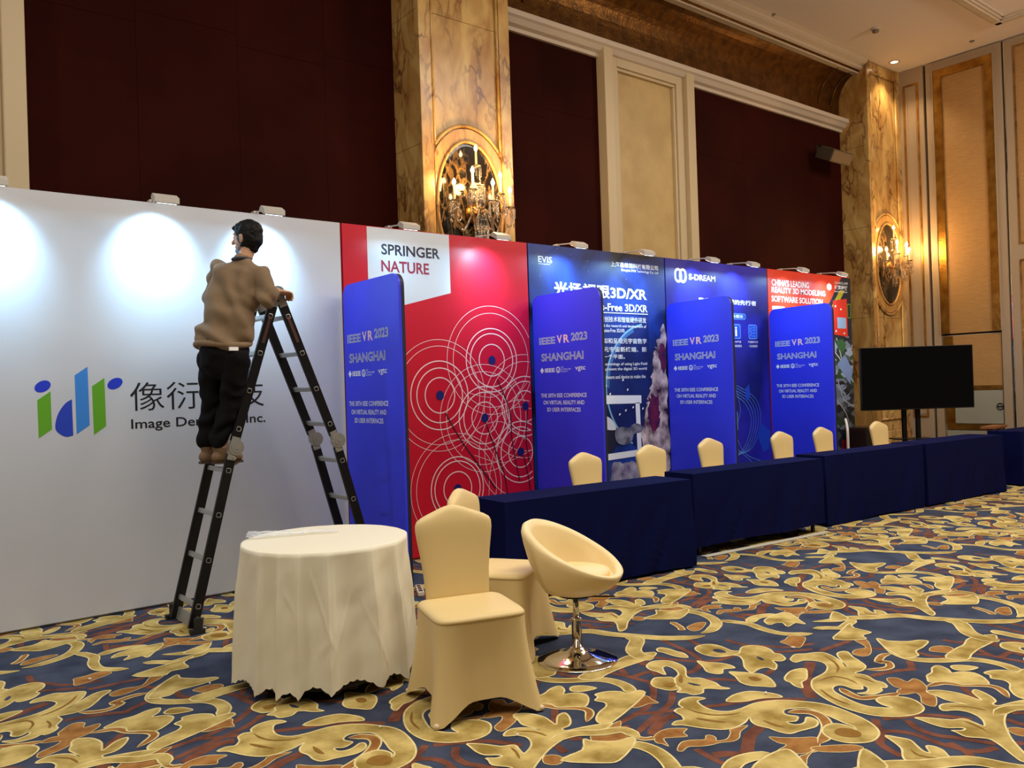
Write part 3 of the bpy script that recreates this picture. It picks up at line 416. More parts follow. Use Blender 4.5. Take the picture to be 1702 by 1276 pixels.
dbox('lower_panel', 5.52, 6.26, .70, 1.24, .02, GREYP, label='pale grey lower door panel'); dbox('gold_rail', 5.52, 6.40, .60, .69, .025, GOLDF)
dbox('lower_panel', 5.52, 6.40, .06, .58, .02, GREYP)
bm = bmesh.new(); P = [(XF+.012, 5.56+.05*math.cos(a*PI/8), .98+.05*math.sin(a*PI/8)) for a in range(17)]; tube(bm, P, .007, 6)
box(bm, XF+.005, XF+.025, 5.515, 5.605, .973, .987)
obj('door_handle', bm, mat('dark_metal', rgb(40, 36, 32), .35, .8), d1, label='dark ring pull')
for j in range(6):
    y1 = 5.33-j*1.22; y0 = y1-1.18
    pbox('partition_panel', y0, y1, 0, ZC-.02, .0, TAUPE)
    frame(y0+.12, y1-.13, 3.52, 6.62, .028, -.012, GOLDF); frame(y0+.12, y1-.13, .6, 3.28, .028, -.012, GOLDF)
    pbox('fabric_infill', y0+.16, y1-.17, 3.56, 6.58, -.004, FABRIC, thick=.02); pbox('fabric_infill', y0+.16, y1-.17, .64, 3.24, -.004, FABRIC, thick=.02)
    if j < 3:
        bm = bmesh.new(); box(bm, XF+.02, XF+.06, y1+.006, y1+.018, 0, ZC-.03)
        obj('edge_seal', bm, CHROME, wr, label='bright metal edge strip')
# ---------------------------------------------------------------- exhibition backdrops
YB = 6.515
WHITE = mat('white_print', rgb(238, 240, 244), .5); BLACKT = mat('black_print', rgb(18, 18, 24), .5)
FR = mat('aluminium_frame', rgb(150, 150, 152), .35, .8)
def onb(eps): return lambda x, z: (x, YB-eps, z)
def backdrop(label, x0, x1, m, side=None):
    t = thing('exhibition_backdrop', label, 'backdrop', (x0, YB, 0))
    W = x1-x0
    obj('print_panel', bx(0.006, W-.006, 0, .02, .02, 3.0), m, t)
    bm = bmesh.new()
    for a, b, c, d in ((0, .03, 0, 3), (W-.03, W, 0, 3), (.03, W-.03, 2.96, 3), (.03, W-.03, 0, .03)): box(bm, a, b, .021, .06, c, d)
    obj('frame', bm, side or FR, t)
    fx = lambda eps: (lambda x, z: (x-x0, -eps, z))
    return t, fx
# --- white wall with the company logo
WALLW = mat('white_backdrop_fabric', rgb(192, 195, 202), .55, bump=.05, bscale=6)
t, F = backdrop('long plain white backdrop with coloured letter logo, behind the ladder', -1.6, 3.405, WALLW)
BLUE = mat('logo_deep_blue', rgb(22, 52, 190), .5); GREEN = mat('logo_green', rgb(92, 160, 28), .5); SKY = mat('logo_sky_blue', rgb(52, 128, 210), .5); BLUE2 = mat('logo_bowl_blue', rgb(28, 60, 180), .5)
f1 = F(.001)
def ell_logo(cx, cz, a, b, ang):
    return [(cx+a*math.cos(q)*math.cos(ang)-b*math.sin(q)*math.sin(ang), cz+a*math.cos(q)*math.sin(ang)+b*math.sin(q)*math.cos(ang)) for q in [2*PI*i/28 for i in range(28)]]
poly('logo_shape', ell_logo(1.103, 1.650, .053, .037, .5), f1, BLUE, t); poly('logo_shape', ell_logo(1.566, 1.659, .055, .037, .5), f1, BLUE, t)
poly('logo_shape', [(1.068, 1.556), (1.150, 1.615), (1.152, 1.352), (1.070, 1.295)], f1, GREEN, t)
poly('logo_shape', [(1.304, 1.723), (1.388, 1.783), (1.391, 1.368), (1.306, 1.309)], f1, SKY, t)
poly('logo_shape', [(1.413, 1.643), (1.496, 1.701), (1.498, 1.356), (1.417, 1.298)], f1, GREEN, t)
P = catmull([(1.282, 1.556, 0), (1.237, 1.525, 0), (1.193, 1.457, 0), (1.173, 1.377, 0), (1.185, 1.331, 0), (1.236, 1.295, 0), (1.284, 1.302, 0)], 5)
poly('logo_shape', [(p.x, p.y) for p in P], f1, BLUE2, t)
text('像衍科技', 1.665, 1.455, 2.677, 1.664, f1, BLACKT, t, bold=-.004)
text('Image Derivative Inc.', 1.667, 1.303, 2.684, 1.396, f1, BLACKT, t, bold=.012)
# --- red backdrop
RED = mat('red_print', rgb(196, 14, 40), .38); LGREY = mat('pale_grey_print', rgb(206, 212, 220), .45); NAVY = mat('navy_dot', rgb(24, 24, 96), .45)
CRIM = mat('crimson_print', rgb(150, 28, 60), .5); LINE = mat('pale_line_print', rgb(240, 205, 205), .5); DLINE = mat('dark_line_print', rgb(60, 12, 34), .5); INK = mat('ink_print', rgb(26, 26, 52), .5)
x0, x1 = 3.412, 5.497
t, F = backdrop('red backdrop with white circle lines and a grey corner, nearest the white wall', x0, x1, RED, mat('red_side', rgb(170, 10, 30), .5))
poly('grey_corner', [(3.66, 2.995), (4.535, 2.995), (4.535, 2.446), (3.66, 2.222)], F(.001), LGREY, t)
text('SPRINGER', 3.80, 2.757, 4.425, 2.855, F(.002), INK, t, bold=.022)
text('NATURE', 3.795, 2.604, 4.30, 2.708, F(.002), CRIM, t, bold=.022)
lim = (x0+.01, x1-.01, .02, 2.98)
for n, (cx, cz, rs) in enumerate([(5.0, 1.81, (.155, .26, .31, .46, .53)), (4.378, 1.486, (.165, .255, .32, .46, .52)), (4.89, 1.25, (.155, .25, .305, .45, .52)), (5.405, 1.345, (.155, .25, .30, .45, .52)), (5.325, .89, (.155, .25, .305, .45, .52)), (4.545, .60, (.16, .26, .30, .46, .52))]):
    for k, r in enumerate(rs): ring2d('circle_line', cx, cz, r, .010 if k < 3 else .005, F(.0015+.0004*n), LINE, t, lim)
    ring2d('dot', cx, cz, .022, .044, F(.004), NAVY, t, lim)
def lines(name, L, w, F_, m, t, k=6):
    v, f = [], []
    for pts in L:
        P = catmull([(a, b, 0) for a, b in pts], k); ribbon(v, f, [(p.x, p.y) for p in P], w, F_)
    raw(name, v, f, m, t)
lines('dark_curve', [[(4.43, 1.32), (4.60, 1.05), (4.80, .8), (5.0, .55)], [(4.9, 1.2), (5.0, .95), (5.1, .7), (5.15, .45)], [(5.06, 1.62), (5.2, 1.3), (5.22, 1.0), (5.3, .6)], [(5.36, .85), (5.42, .6), (5.44, .4)], [(5.43, 1.3), (5.40, 1.0), (5.45, .7)]], .012, F(.0045), DLINE, t)
lines('thin_curve', [[(4.6, .95), (4.8, 1.15), (5.1, 1.2), (5.4, 1.0)], [(4.7, 1.5), (5.0, 1.45), (5.3, 1.6)], [(4.9, .3), (4.95, .8), (5.2, 1.3), (5.45, 1.6)], [(4.75, .9), (5.1, .8), (5.47, .9)]], .004, F(.004), LINE, t)
# --- dark space backdrop
def space_mat(name, c0, c1, c2, sc):
    m = bpy.data.materials.new(name); m.use_nodes = True; nt = m.node_tree; b = nt.nodes['Principled BSDF']
    tc = nt.nodes.new('ShaderNodeTexCoord'); n = nt.nodes.new('ShaderNodeTexNoise'); n.inputs['Scale'].default_value = sc; n.inputs['Detail'].default_value = 6; n.inputs['Distortion'].default_value = .8
    nt.links.new(tc.outputs['Object'], n.inputs['Vector'])
    r = nt.nodes.new('ShaderNodeValToRGB'); e = r.color_ramp.elements; e[0].position = .38; e[0].color = c0; e[1].position = .62; e[1].color = c1
    nt.links.new(n.outputs['Fac'], r.inputs[0])
    v = nt.nodes.new('ShaderNodeTexVoronoi'); v.inputs['Scale'].default_value = 14; nt.links.new(tc.outputs['Object'], v.inputs['Vector'])
    lt = nt.nodes.new('ShaderNodeMath'); lt.operation = 'LESS_THAN'; lt.inputs[1].default_value = .055; nt.links.new(v.outputs['Distance'], lt.inputs[0])
    mx = nt.nodes.new('ShaderNodeMixRGB'); nt.links.new(lt.outputs[0], mx.inputs[0]); nt.links.new(r.outputs[0], mx.inputs[1]); mx.inputs[2].default_value = c2
    nt.links.new(mx.outputs[0], b.inputs['Base Color']); b.inputs['Roughness'].default_value = .42
    return m
SPACE = space_mat('space_print', rgb(9, 12, 26), rgb(30, 62, 150), rgb(160, 180, 220), 1.1)
x0, x1 = 5.503, 7.594
t, F = backdrop('black and blue space backdrop with white headline and an astronaut', x0, x1, SPACE, mat('black_side', rgb(14, 14, 18), .5))
PLANET = mat('planet_print', rgb(24, 44, 110), .45, var=rgb(14, 24, 74), scale=3); RIM = mat('planet_rim_print', rgb(120, 176, 214), .45)
def circ(cx, cz, r, a0, a1, n=40): return [(cx+r*math.cos(a0+(a1-a0)*i/n), cz+r*math.sin(a0+(a1-a0)*i/n)) for i in range(n+1)]
pl = [p for p in circ(7.28, 1.5, .73, .5*PI, 1.5*PI)]
poly('planet', pl, F(.0012), PLANET, t)
lines('planet_rim', [circ(7.28, 1.5, .715, .55*PI, 1.35*PI, 10)], .022, F(.0016), RIM, t); lines('planet_rim', [circ(7.28, 1.5, .69, .62*PI, 1.0*PI, 8)], .05, F(.0014), mat('rim_glow_print', rgb(60, 104, 160), .45), t)
NEB = mat('nebula_print', rgb(60, 14, 36), .5, var=rgb(236, 214, 206), scale=6); NEB2 = mat('nebula_dark_print', rgb(60, 20, 60), .5, var=rgb(120, 30, 60), scale=9)
def rough_poly(pts, amp, k=6, seed=1):
    R = random.Random(seed); P = catmull([(a, b, 0) for a, b in pts], k, True)
    return [(p.x+R.uniform(-amp, amp), p.y+R.uniform(-amp, amp)) for p in P]
poly('nebula', rough_poly([(7.57, 2.2), (7.42, 2.0), (7.35, 1.8), (7.28, 1.5), (7.2, 1.25), (7.12, 1.05), (7.1, .85), (7.3, .55), (7.58, .5), (7.58, 1.3)], .03, 8), F(.0018), NEB, t)
poly('nebula', rough_poly([(7.30, 1.4), (7.22, 1.25), (7.24, 1.05), (7.36, .98), (7.42, 1.15), (7.40, 1.36)], .026, 8, 3), F(.0022), NEB2, t)
poly('nebula', rough_poly([(7.48, 2.0), (7.44, 1.85), (7.50, 1.65), (7.56, 1.75), (7.56, 1.95)], .016, 6, 4), F(.0022), NEB2, t)
poly('nebula', rough_poly([(6.6, .62), (6.8, .66), (7.05, .6), (7.05, .1), (6.6, .1)], .015, 6, 5), F(.0022), mat('dust_print', rgb(176, 172, 186), .5, var=rgb(90, 76, 120), scale=6), t)
for q in ([(6.10, 1.43), (7.12, 1.40), (7.12, 1.31), (6.10, 1.33)], [(7.02, 1.32), (7.09, 1.32), (7.10, .72), (7.03, .72)], [(6.10, .76), (7.09, .79), (7.09, .72), (6.10, .69)]): poly('drawn_frame', q, F(.003), WHITE, t)
SUIT = mat('suit_grey_print', rgb(150, 150, 160), .5, var=rgb(70, 70, 84), scale=9); SUITD = mat('visor_print', rgb(30, 30, 40), .5); SUITL = mat('helmet_print', rgb(214, 214, 222), .5)
sm = lambda pts, k=4: [(p.x, p.y) for p in catmull([(a, b, 0) for a, b in pts], k, True)]
poly('figure_visor', sm([(6.10, 1.12), (6.64, 1.02), (6.68, .9), (6.64, .80), (6.4, .76), (6.10, .78)]), F(.0033), SUITD, t)
poly('figure_helmet', sm([(6.10, 1.18), (6.35, 1.22), (6.55, 1.19), (6.66, 1.12), (6.68, 1.03), (6.4, 1.06), (6.10, 1.05)]), F(.0036), SUITL, t)
poly('figure_arm', sm([(6.68, 1.02), (6.78, 1.06), (6.90, 1.04), (6.97, 1.08), (7.06, 1.08), (7.13, 1.03), (7.08, .98), (6.98, .97), (6.93, .88), (6.80, .86), (6.70, .90)]), F(.0039), SUIT, t)
for a, b in ((6.56, 1.52), (6.83, 1.58), (6.90, 1.47), (6.86, 1.24), (6.98, 1.27), (7.14, 1.25), (6.76, 1.20), (6.62, 1.43)): poly('fragment', ell_logo(a, b, .016, .010, .7), F(.0042), WHITE, t)
text('EVIS', 5.64, 2.815, 5.83, 2.88, F(.002), WHITE, t, bold=.01); poly('rule_line', [(5.64, 2.797), (5.80, 2.797), (5.80, 2.802), (5.64, 2.802)], F(.002), WHITE, t)
text('上海易维视科技有限公司', 6.70, 2.838, 7.476, 2.895, F(.002), WHITE, t, bold=.01); text('Shanghai EVIS Technology Co., Ltd', 6.86, 2.790, 7.476, 2.826, F(.002), WHITE, t)
text('光场裸眼3D/XR', 5.836, 2.475, 7.266, 2.63, F(.005), WHITE, t, bold=.028)
text('Glasses-Free 3D/XR', 6.18, 2.345, 7.272, 2.43, F(.005), WHITE, t, bold=.022)
poly('rule_line', [(5.84, 2.320), (7.275, 2.320), (7.275, 2.329), (5.84, 2.329)], F(.005), WHITE, t)
for s, a, b, c, d in (('专注于光场裸眼3D/XR原创技术和智能硬件研发', 5.84, 2.222, 7.243, 2.284), ('Focus on the innovative technology & the research and development of', 5.84, 2.158, 7.239, 2.198), ('Glasses-Free 3D/XR.', 6.50, 2.110, 6.89, 2.150), ('以光场裸眼3D/XR感知和呈现元宇宙数字', 5.84, 1.985, 7.238, 2.045), ('世界，以自主建设元宇宙新终端、新', 5.84, 1.89, 7.234, 1.95), ('交互的下一个平面。', 6.2, 1.815, 6.87, 1.865), ('With the technology of using Light Field', 6.3, 1.735, 7.234, 1.775), ('we aim to present the digital 3D world', 6.3, 1.68, 7.225, 1.72), ('with our hardware and device to make the', 6.3, 1.595, 7.20, 1.635)):
    text(s, a, b, c, d, F(.005), WHITE, t, bold=.006)
# --- blue backdrop
BLUEP = space_mat('blue_print', rgb(16, 20, 100), rgb(44, 40, 176), rgb(50, 60, 190), .8); CYAN = mat('light_blue_print', rgb(96, 150, 226), .5); MIDB = mat('mid_blue_print', rgb(28, 70, 190), .5)
x0, x1 = 7.600, 9.637
t, F = backdrop('blue violet backdrop with a round double-loop emblem and icon boxes', x0, x1, BLUEP, mat('blue_side', rgb(20, 24, 80), .5))
def roundrect(x0, z0, x1, z1, r, n=5):
    P = []
    for cx, cz, a in ((x1-r, z1-r, 0), (x0+r, z1-r, 1), (x0+r, z0+r, 2), (x1-r, z0+r, 3)):
        for i in range(n+1): q = (a+i/n)*PI/2; P.append((cx+r*math.cos(q), cz+r*math.sin(q)))
    return P
def outline(name, pts, w, fn, m, t):
    v, f = [], []; ribbon(v, f, pts, w, fn, closed=True); raw(name, v, f, m, t)
outline('emblem', roundrect(7.78, 2.735, 7.885, 2.88, .052), .034, F(.002), WHITE, t); outline('emblem', roundrect(7.865, 2.735, 7.97, 2.88, .052), .034, F(.0025), WHITE, t)
text('S-DREAM', 8.03, 2.765, 8.54, 2.838, F(.002), WHITE, t, bold=.03)
text('数字海洋领域的先行者', 8.20, 2.495, 9.376, 2.560, F(.002), WHITE, t, bold=.015)
poly('pill', roundrect(8.45, 2.308, 9.14, 2.386, .038), F(.002), CYAN, t); poly('pill', roundrect(8.456, 2.314, 9.134, 2.380, .034), F(.0025), MIDB, t)
text('核心业务模块', 8.62, 2.325, 9.08, 2.370, F(.003), WHITE, t)
for a, b in ((8.836, 9.014), (9.194, 9.367), (8.478, 8.656)):
    poly('icon_box', roundrect(a, 2.068, b, 2.243, .02), F(.002), MIDB, t); outline('icon_box', roundrect(a, 2.068, b, 2.243, .02), .010, F(.0025), CYAN, t)
text('i', 8.905, 2.095, 8.945, 2.215, F(.003), WHITE, t, bold=.02)
lines('icon_line', [[(9.22, 2.1), (9.26, 2.14), (9.22, 2.18), (9.26, 2.21)], [(9.28, 2.1), (9.34, 2.1)], [(9.28, 2.14), (9.34, 2.14)], [(9.28, 2.18), (9.34, 2.18)], [(9.28, 2.21), (9.34, 2.21)]], .008, F(.003), CYAN, t, 3)
for s, a, b, c, d in (('AR/VR产品', 8.845, 2.010, 9.02, 2.038), ('保证/测评服务', 8.815, 1.955, 9.035, 1.985), ('产品技术分析', 9.17, 2.010, 9.39, 2.038), ('与咨询服务', 9.195, 1.955, 9.375, 1.985)): text(s, a, b, c, d, F(.003), WHITE, t)
for k in range(5): lines('spiral_line', [[(8.55, .5+.05*k), (8.95+.04*k, .62), (9.18+.05*k, .95), (9.10+.05*k, 1.2+.02*k), (8.85, 1.34+.035*k), (8.7, 1.25+.05*k)]], .006, F(.002+.0002*k), CYAN, t)
lines('spiral_line', [[(8.86, 1.46), (8.93, 1.3), (8.95, 1.1), (8.8, .9)], [(8.8, .95), (9.0, .62), (9.35, .48), (9.6, .44)], [(8.82, .7), (9.2, .46), (9.5, .3)]], .006, F(.003), CYAN, t)
poly('capsule', roundrect(8.80, .88, 8.90, 1.16, .05), F(.0035), CYAN, t)
poly('crystal', [(9.07, 1.42), (9.16, 1.48), (9.18, 1.32), (9.12, 1.26), (9.08, 1.3)], F(.0035), MIDB, t); poly('crystal', [(9.30, .82), (9.42, .96), (9.60, .84), (9.55, .62), (9.42, .58)], F(.0035), MIDB, t)
# --- orange backdrop
x0, x1 = 9.643, 11.742
ORANGE = mat('orange_red_print', rgb(226, 66, 30), .45, var=rgb(214, 50, 36), scale=.7); NAVYP = mat('dark_teal_print', rgb(22, 34, 50), .5)
t, F = backdrop('orange and map-picture backdrop at the far end of the row', x0, x1, ORANGE, mat('orange_side', rgb(170, 60, 30), .5))
poly('dark_area', [(11.02, 2.46), (11.50, 2.99), (11.735, 2.99), (11.735, .02), (10.8, .02), (10.8, 2.2)], F(.001), NAVYP, t)
poly('yellow_band', [(11.10, 2.45), (11.44, 2.80), (11.58, 2.80), (11.24, 2.45)], F(.0015), mat('olive_yellow_print', rgb(176, 160, 40), .5), t)
m = bpy.data.materials.new('aerial_map_print'); m.use_nodes = True; nt = m.node_tree; b = nt.nodes['Principled BSDF']
tc = nt.nodes.new('ShaderNodeTexCoord'); mp = nt.nodes.new('ShaderNodeMapping'); mp.inputs['Rotation'].default_value = (0, .7, 0); mp.inputs['Scale'].default_value = (1, 1, 2); nt.links.new(tc.outputs['Object'], mp.inputs[0])
v = nt.nodes.new('ShaderNodeTexVoronoi'); v.inputs['Scale'].default_value = 6; v.distance = 'CHEBYCHEV'; nt.links.new(mp.outputs[0], v.inputs['Vector'])
r = nt.nodes.new('ShaderNodeValToRGB'); r.color_ramp.interpolation = 'CONSTANT'; e = r.color_ramp.elements; e[0].color = rgb(34, 42, 56); e[1].position = .3; e[1].color = rgb(120, 134, 150)
for p_, c_ in ((.45, rgb(40, 80, 50)), (.6, rgb(80, 88, 96)), (.75, rgb(150, 164, 190)), (.88, rgb(26, 30, 40))): q = e.new(p_); q.color = c_
sp = nt.nodes.new('ShaderNodeSeparateColor'); nt.links.new(v.outputs['Color'], sp.inputs[0]); nt.links.new(sp.outputs[0], r.inputs[0]); nt.links.new(r.outputs[0], b.inputs['Base Color']); b.inputs['Roughness'].default_value = .5
poly('aerial_picture', [(10.9, 2.13), (11.735, 2.13), (11.735, .45), (10.8, .45)], F(.002), m, t)
MAPL = mat('map_line_print', rgb(196, 200, 206), .5)
lines('map_line', [[(11.24, 1.9), (11.5, 1.7), (11.73, 1.45)], [(11.30, 1.5), (11.45, 1.2), (11.73, 1.1)], [(11.25, 1.2), (11.5, 1.0), (11.7, .6)], [(11.3, 2.1), (11.45, 1.75)]], .02, F(.0025), MAPL, t, 2)
poly('roof_shape', [(11.30, 1.72), (11.52, 1.86), (11.72, 1.62), (11.64, 1.42)], F(.003), mat('roof_print', rgb(120, 146, 196), .5), t)
poly('tree_shape', rough_poly([(11.28, 2.02), (11.42, 2.09), (11.56, 2.0), (11.44, 1.88)], .02), F(.003), mat('tree_print', rgb(50, 100, 60), .5), t)
poly('red_block', [(11.36, .62), (11.5, .62), (11.5, .42), (11.36, .42)], F(.003), RED, t)
poly('red_card', [(11.24, 2.64), (11.62, 2.68), (11.615, 2.12), (11.24, 2.15)], F(.003), mat('card_red_print', rgb(220, 50, 34), .5), t)
poly('card_picture', [(11.34, 2.40), (11.58, 2.40), (11.58, 2.24), (11.34, 2.24)], F(.0035), mat('card_picture_print', rgb(150, 176, 210), .5), t)
for a, b in ((11.30, 2.56), (11.45, 2.52), (11.30, 2.2), (11.52, 2.17)): poly('card_mark', ell_logo(a, b, .02, .014, .2), F(.004), WHITE, t)
outline('green_card', roundrect(11.63, 2.40, 11.71, 2.60, .01), .014, F(.004), GREEN, t)
text("CHINA'S LEADING", 9.735, 2.783, 10.63, 2.872, F(.003), WHITE, t, bold=.02); text('REALITY 3D MODELING', 9.73, 2.690, 11.045, 2.768, F(.003), WHITE, t, bold=.02); text('SOFTWARE SOLUTION', 9.722, 2.568, 10.965, 2.648, F(.003), WHITE, t, bold=.02)
poly('white_bar', roundrect(9.73, 2.455, 10.02, 2.51, .02), F(.003), WHITE, t)
P = [(11.155+.07*math.cos(i*PI/3+.5), 2.835+.055*math.sin(i*PI/3+.5)) for i in range(6)]; poly('hexagon_mark', P, F(.003), WHITE, t)
text('SOARSCAPE', 11.305, 2.885, 11.66, 2.92, F(.003), WHITE, t); text('瞰景科技', 11.305, 2.805, 11.655, 2.868, F(.003), WHITE, t, bold=.03)
for k in range(8): poly('small_dot', ell_logo(11.31+.045*k, 2.775, .010, .010, 0), F(.003), WHITE, t)

# ---------------------------------------------------------------- clip-on arm lights
COOL = (.40, .73, 1.0)
LAMPW = mat('lamp_white_metal', rgb(190, 186, 178), .35); LENS = mat('lamp_lens', rgb(255, 255, 255), .4, emit=(.85, .93, 1, 1), es=6)
lamp_words = ['clip-on arm light at the far left end of the white backdrop', 'arm light over the white backdrop, left of the man', 'arm light on the white backdrop just above the man', 'arm light over the grey corner of the red backdrop', 'arm light on the red backdrop in front of the sconce', 'left arm light on the black space backdrop', 'right arm light on the black space backdrop', 'arm light above the emblem on the blue violet backdrop', 'right arm light on the blue violet backdrop', 'left arm light on the orange backdrop', 'last arm light at the far right end of the backdrops']
LX = [0.80, 1.864, 2.664, 3.902, 4.917, 5.929, 6.952, 8.094, 8.891, 9.996, 10.968]
LP = [6, 6, 5.5, 4, 15, 13, 15, 15, 15, 13, 13]
for i, x in enumerate(LX):
    t = thing('arm_light', lamp_words[i], 'lamp', (x, 6.20, 2.965), 0, 'clip-on arm lights along the backdrops')
    M = Matrix.Rotation(.45, 4, 'X')
    bm = bmesh.new(); rings(bm, [[M @ Vector(p) for p in ((sx, -.05, -.012), (sx, -.035, .022), (sx, .035, .026), (sx, .055, .0), (sx, .05, -.018), (sx, -.045, -.02))] for sx in (-.085, -.075, .075, .085)])
    obj('housing', bm, LAMPW, t, smooth=False)
    obj('lens', bx(-.068, .068, -.038, .042, -.0235, -.0195, M=M), LENS, t)
    bm = bmesh.new(); tube(bm, [(0, .04, .0), (0, .12, .035), (0, .30, .05), (0, .36, .046)], .007, 6); obj('arm', bm, LAMPW, t, smooth=True)
    obj('clamp', bx(-.02, .02, .318, .385, .037, .06, bev=.004), LAMPW, t)
    d = bpy.data.lights.new('arm_light_beam', 'AREA'); d.energy = LP[i]; d.color = COOL; d.shape = 'RECTANGLE'; d.size = .13; d.size_y = .06
    o = bpy.data.objects.new('arm_light_beam', d); COL.objects.link(o); o.location = (x, 6.205, 2.935)
    o.rotation_euler = Vector((0, -.12, -.99)).to_track_quat('-Z', 'Y').to_euler()

for x, p in zip(LX, [105, 105, 95, 3, 70, 50, 50, 50, 50, 45, 45]):      # the lamps' reflector hot spot
    d = bpy.data.lights.new('arm_light_core', 'SPOT'); d.energy = p; d.color = COOL; d.spot_size = math.radians(92); d.spot_blend = 1.0; d.shadow_soft_size = .03
    o = bpy.data.objects.new('arm_light_core', d); COL.objects.link(o); o.location = (x, 6.205, 2.932)
    o.rotation_euler = Vector((0, .72, -.69)).to_track_quat('-Z', 'Y').to_euler()

# ---------------------------------------------------------------- blue fabric dividers
BLUEF = mat('blue_stretch_fabric', rgb(46, 54, 232), .5, bump=.04, bscale=5); BLUED = mat('divider_edge', rgb(20, 22, 44), .6); PINKW = mat('pink_print', rgb(240, 190, 200), .5)
SILV = mat('grey_metal_foot', rgb(170, 170, 172), .35, .7)
def divider(xf, xw, w, label):
    """stands at right angles to the wall, printed face towards -X"""
    A = Vector((xf, 5.52, 0)); B = Vector((xw, 5.52+w, 0)); D = (B-A).normalized(); rz = math.atan2(D.y, D.x)
    t = thing('divider_banner', label, 'banner', A, rz, 'blue divider banners between the backdrops')
    H = 2.45; r = .10
    # local x runs from the free end to the wall, local +y is the printed side
    prof = [(0, .03)]+[(r-r*math.cos(i*PI/12), H-r+r*math.sin(i*PI/12)) for i in range(7)]+[(w-r+r*math.sin(i*PI/12), H-r+r*math.cos(i*PI/12)) for i in range(7)]+[(w, .03)]
    bm = bmesh.new(); rings(bm, [[(a, .021, b) for a, b in prof], [(a, .0, b) for a, b in prof]]); o = obj('fabric_skin', bm, BLUEF, t)
    bm = bmesh.new(); rings(bm, [[(a, -.0005, b) for a, b in prof], [(a, -.03, b) for a, b in prof]]); obj('back_skin', bm, BLUED, t)
    v, f = [], []
    for s in (.12, w-.12): obj('foot', bx(s-.02, s+.02, -.09, .09, 0, .03, bev=.006), SILV, t)
    fn = lambda u, z: (u, .0225, z); fn2 = lambda u, z: (u, .0232, z)
    def T(s, u0, z0, u1, z1, m=WHITE, **k):
        # reading direction runs towards the free end
        text(s, -u0, z0, -u1, z1, lambda a, z: (-a, .0228, z), m, t, **k)
    T('IEEE', .885, 1.955, .64, 2.025, outline=.034, name='outline_text')
    T('V', .615, 1.955, .535, 2.035, PINKW, bold=.03); T('R', .515, 1.955, .43, 2.035, PINKW, bold=.03)
    T('2023', .405, 1.965, .175, 2.045, outline=.034, name='outline_text')
    T('SHANGHAI', .86, 1.785, .235, 1.865, outline=.034, name='outline_text')
    poly('diamond_mark', [(.885, 1.695), (.855, 1.725), (.825, 1.695), (.855, 1.665)], fn, WHITE, t)
    T('IEEE', .81, 1.675, .66, 1.715, bold=.03)
    ring2d('round_mark', .61, 1.695, .026, .010, fn, WHITE, t, n=24); poly('round_mark', [(.60, 1.68), (.62, 1.68), (.61, 1.71)], fn, WHITE, t)
    T('THE', .57, 1.712, .53, 1.724); T('COMPUTER', .57, 1.692, .42, 1.704); T('SOCIETY', .57, 1.671, .46, 1.683)
    T('vgtc', .36, 1.670, .215, 1.722, bold=.01)
    T('THE 30TH IEEE CONFERENCE', .885, 1.425, .21, 1.465, bold=.012); T('ON VIRTUAL REALITY AND', .85, 1.355, .245, 1.395, bold=.012); T('3D USER INTERFACES', .80, 1.285, .30, 1.325, bold=.012)
    return t
divider(3.38, 3.405, .95, 'blue conference banner in front of the red backdrop, nearest the ladder')
divider(5.53, 5.55, .98, 'blue conference banner between the red and black backdrops')
divider(7.50, 7.60, .98, 'blue conference banner between the black and blue violet backdrops')
divider(9.50, 9.64, .98, 'blue conference banner in front of the orange backdrop, the farthest one')
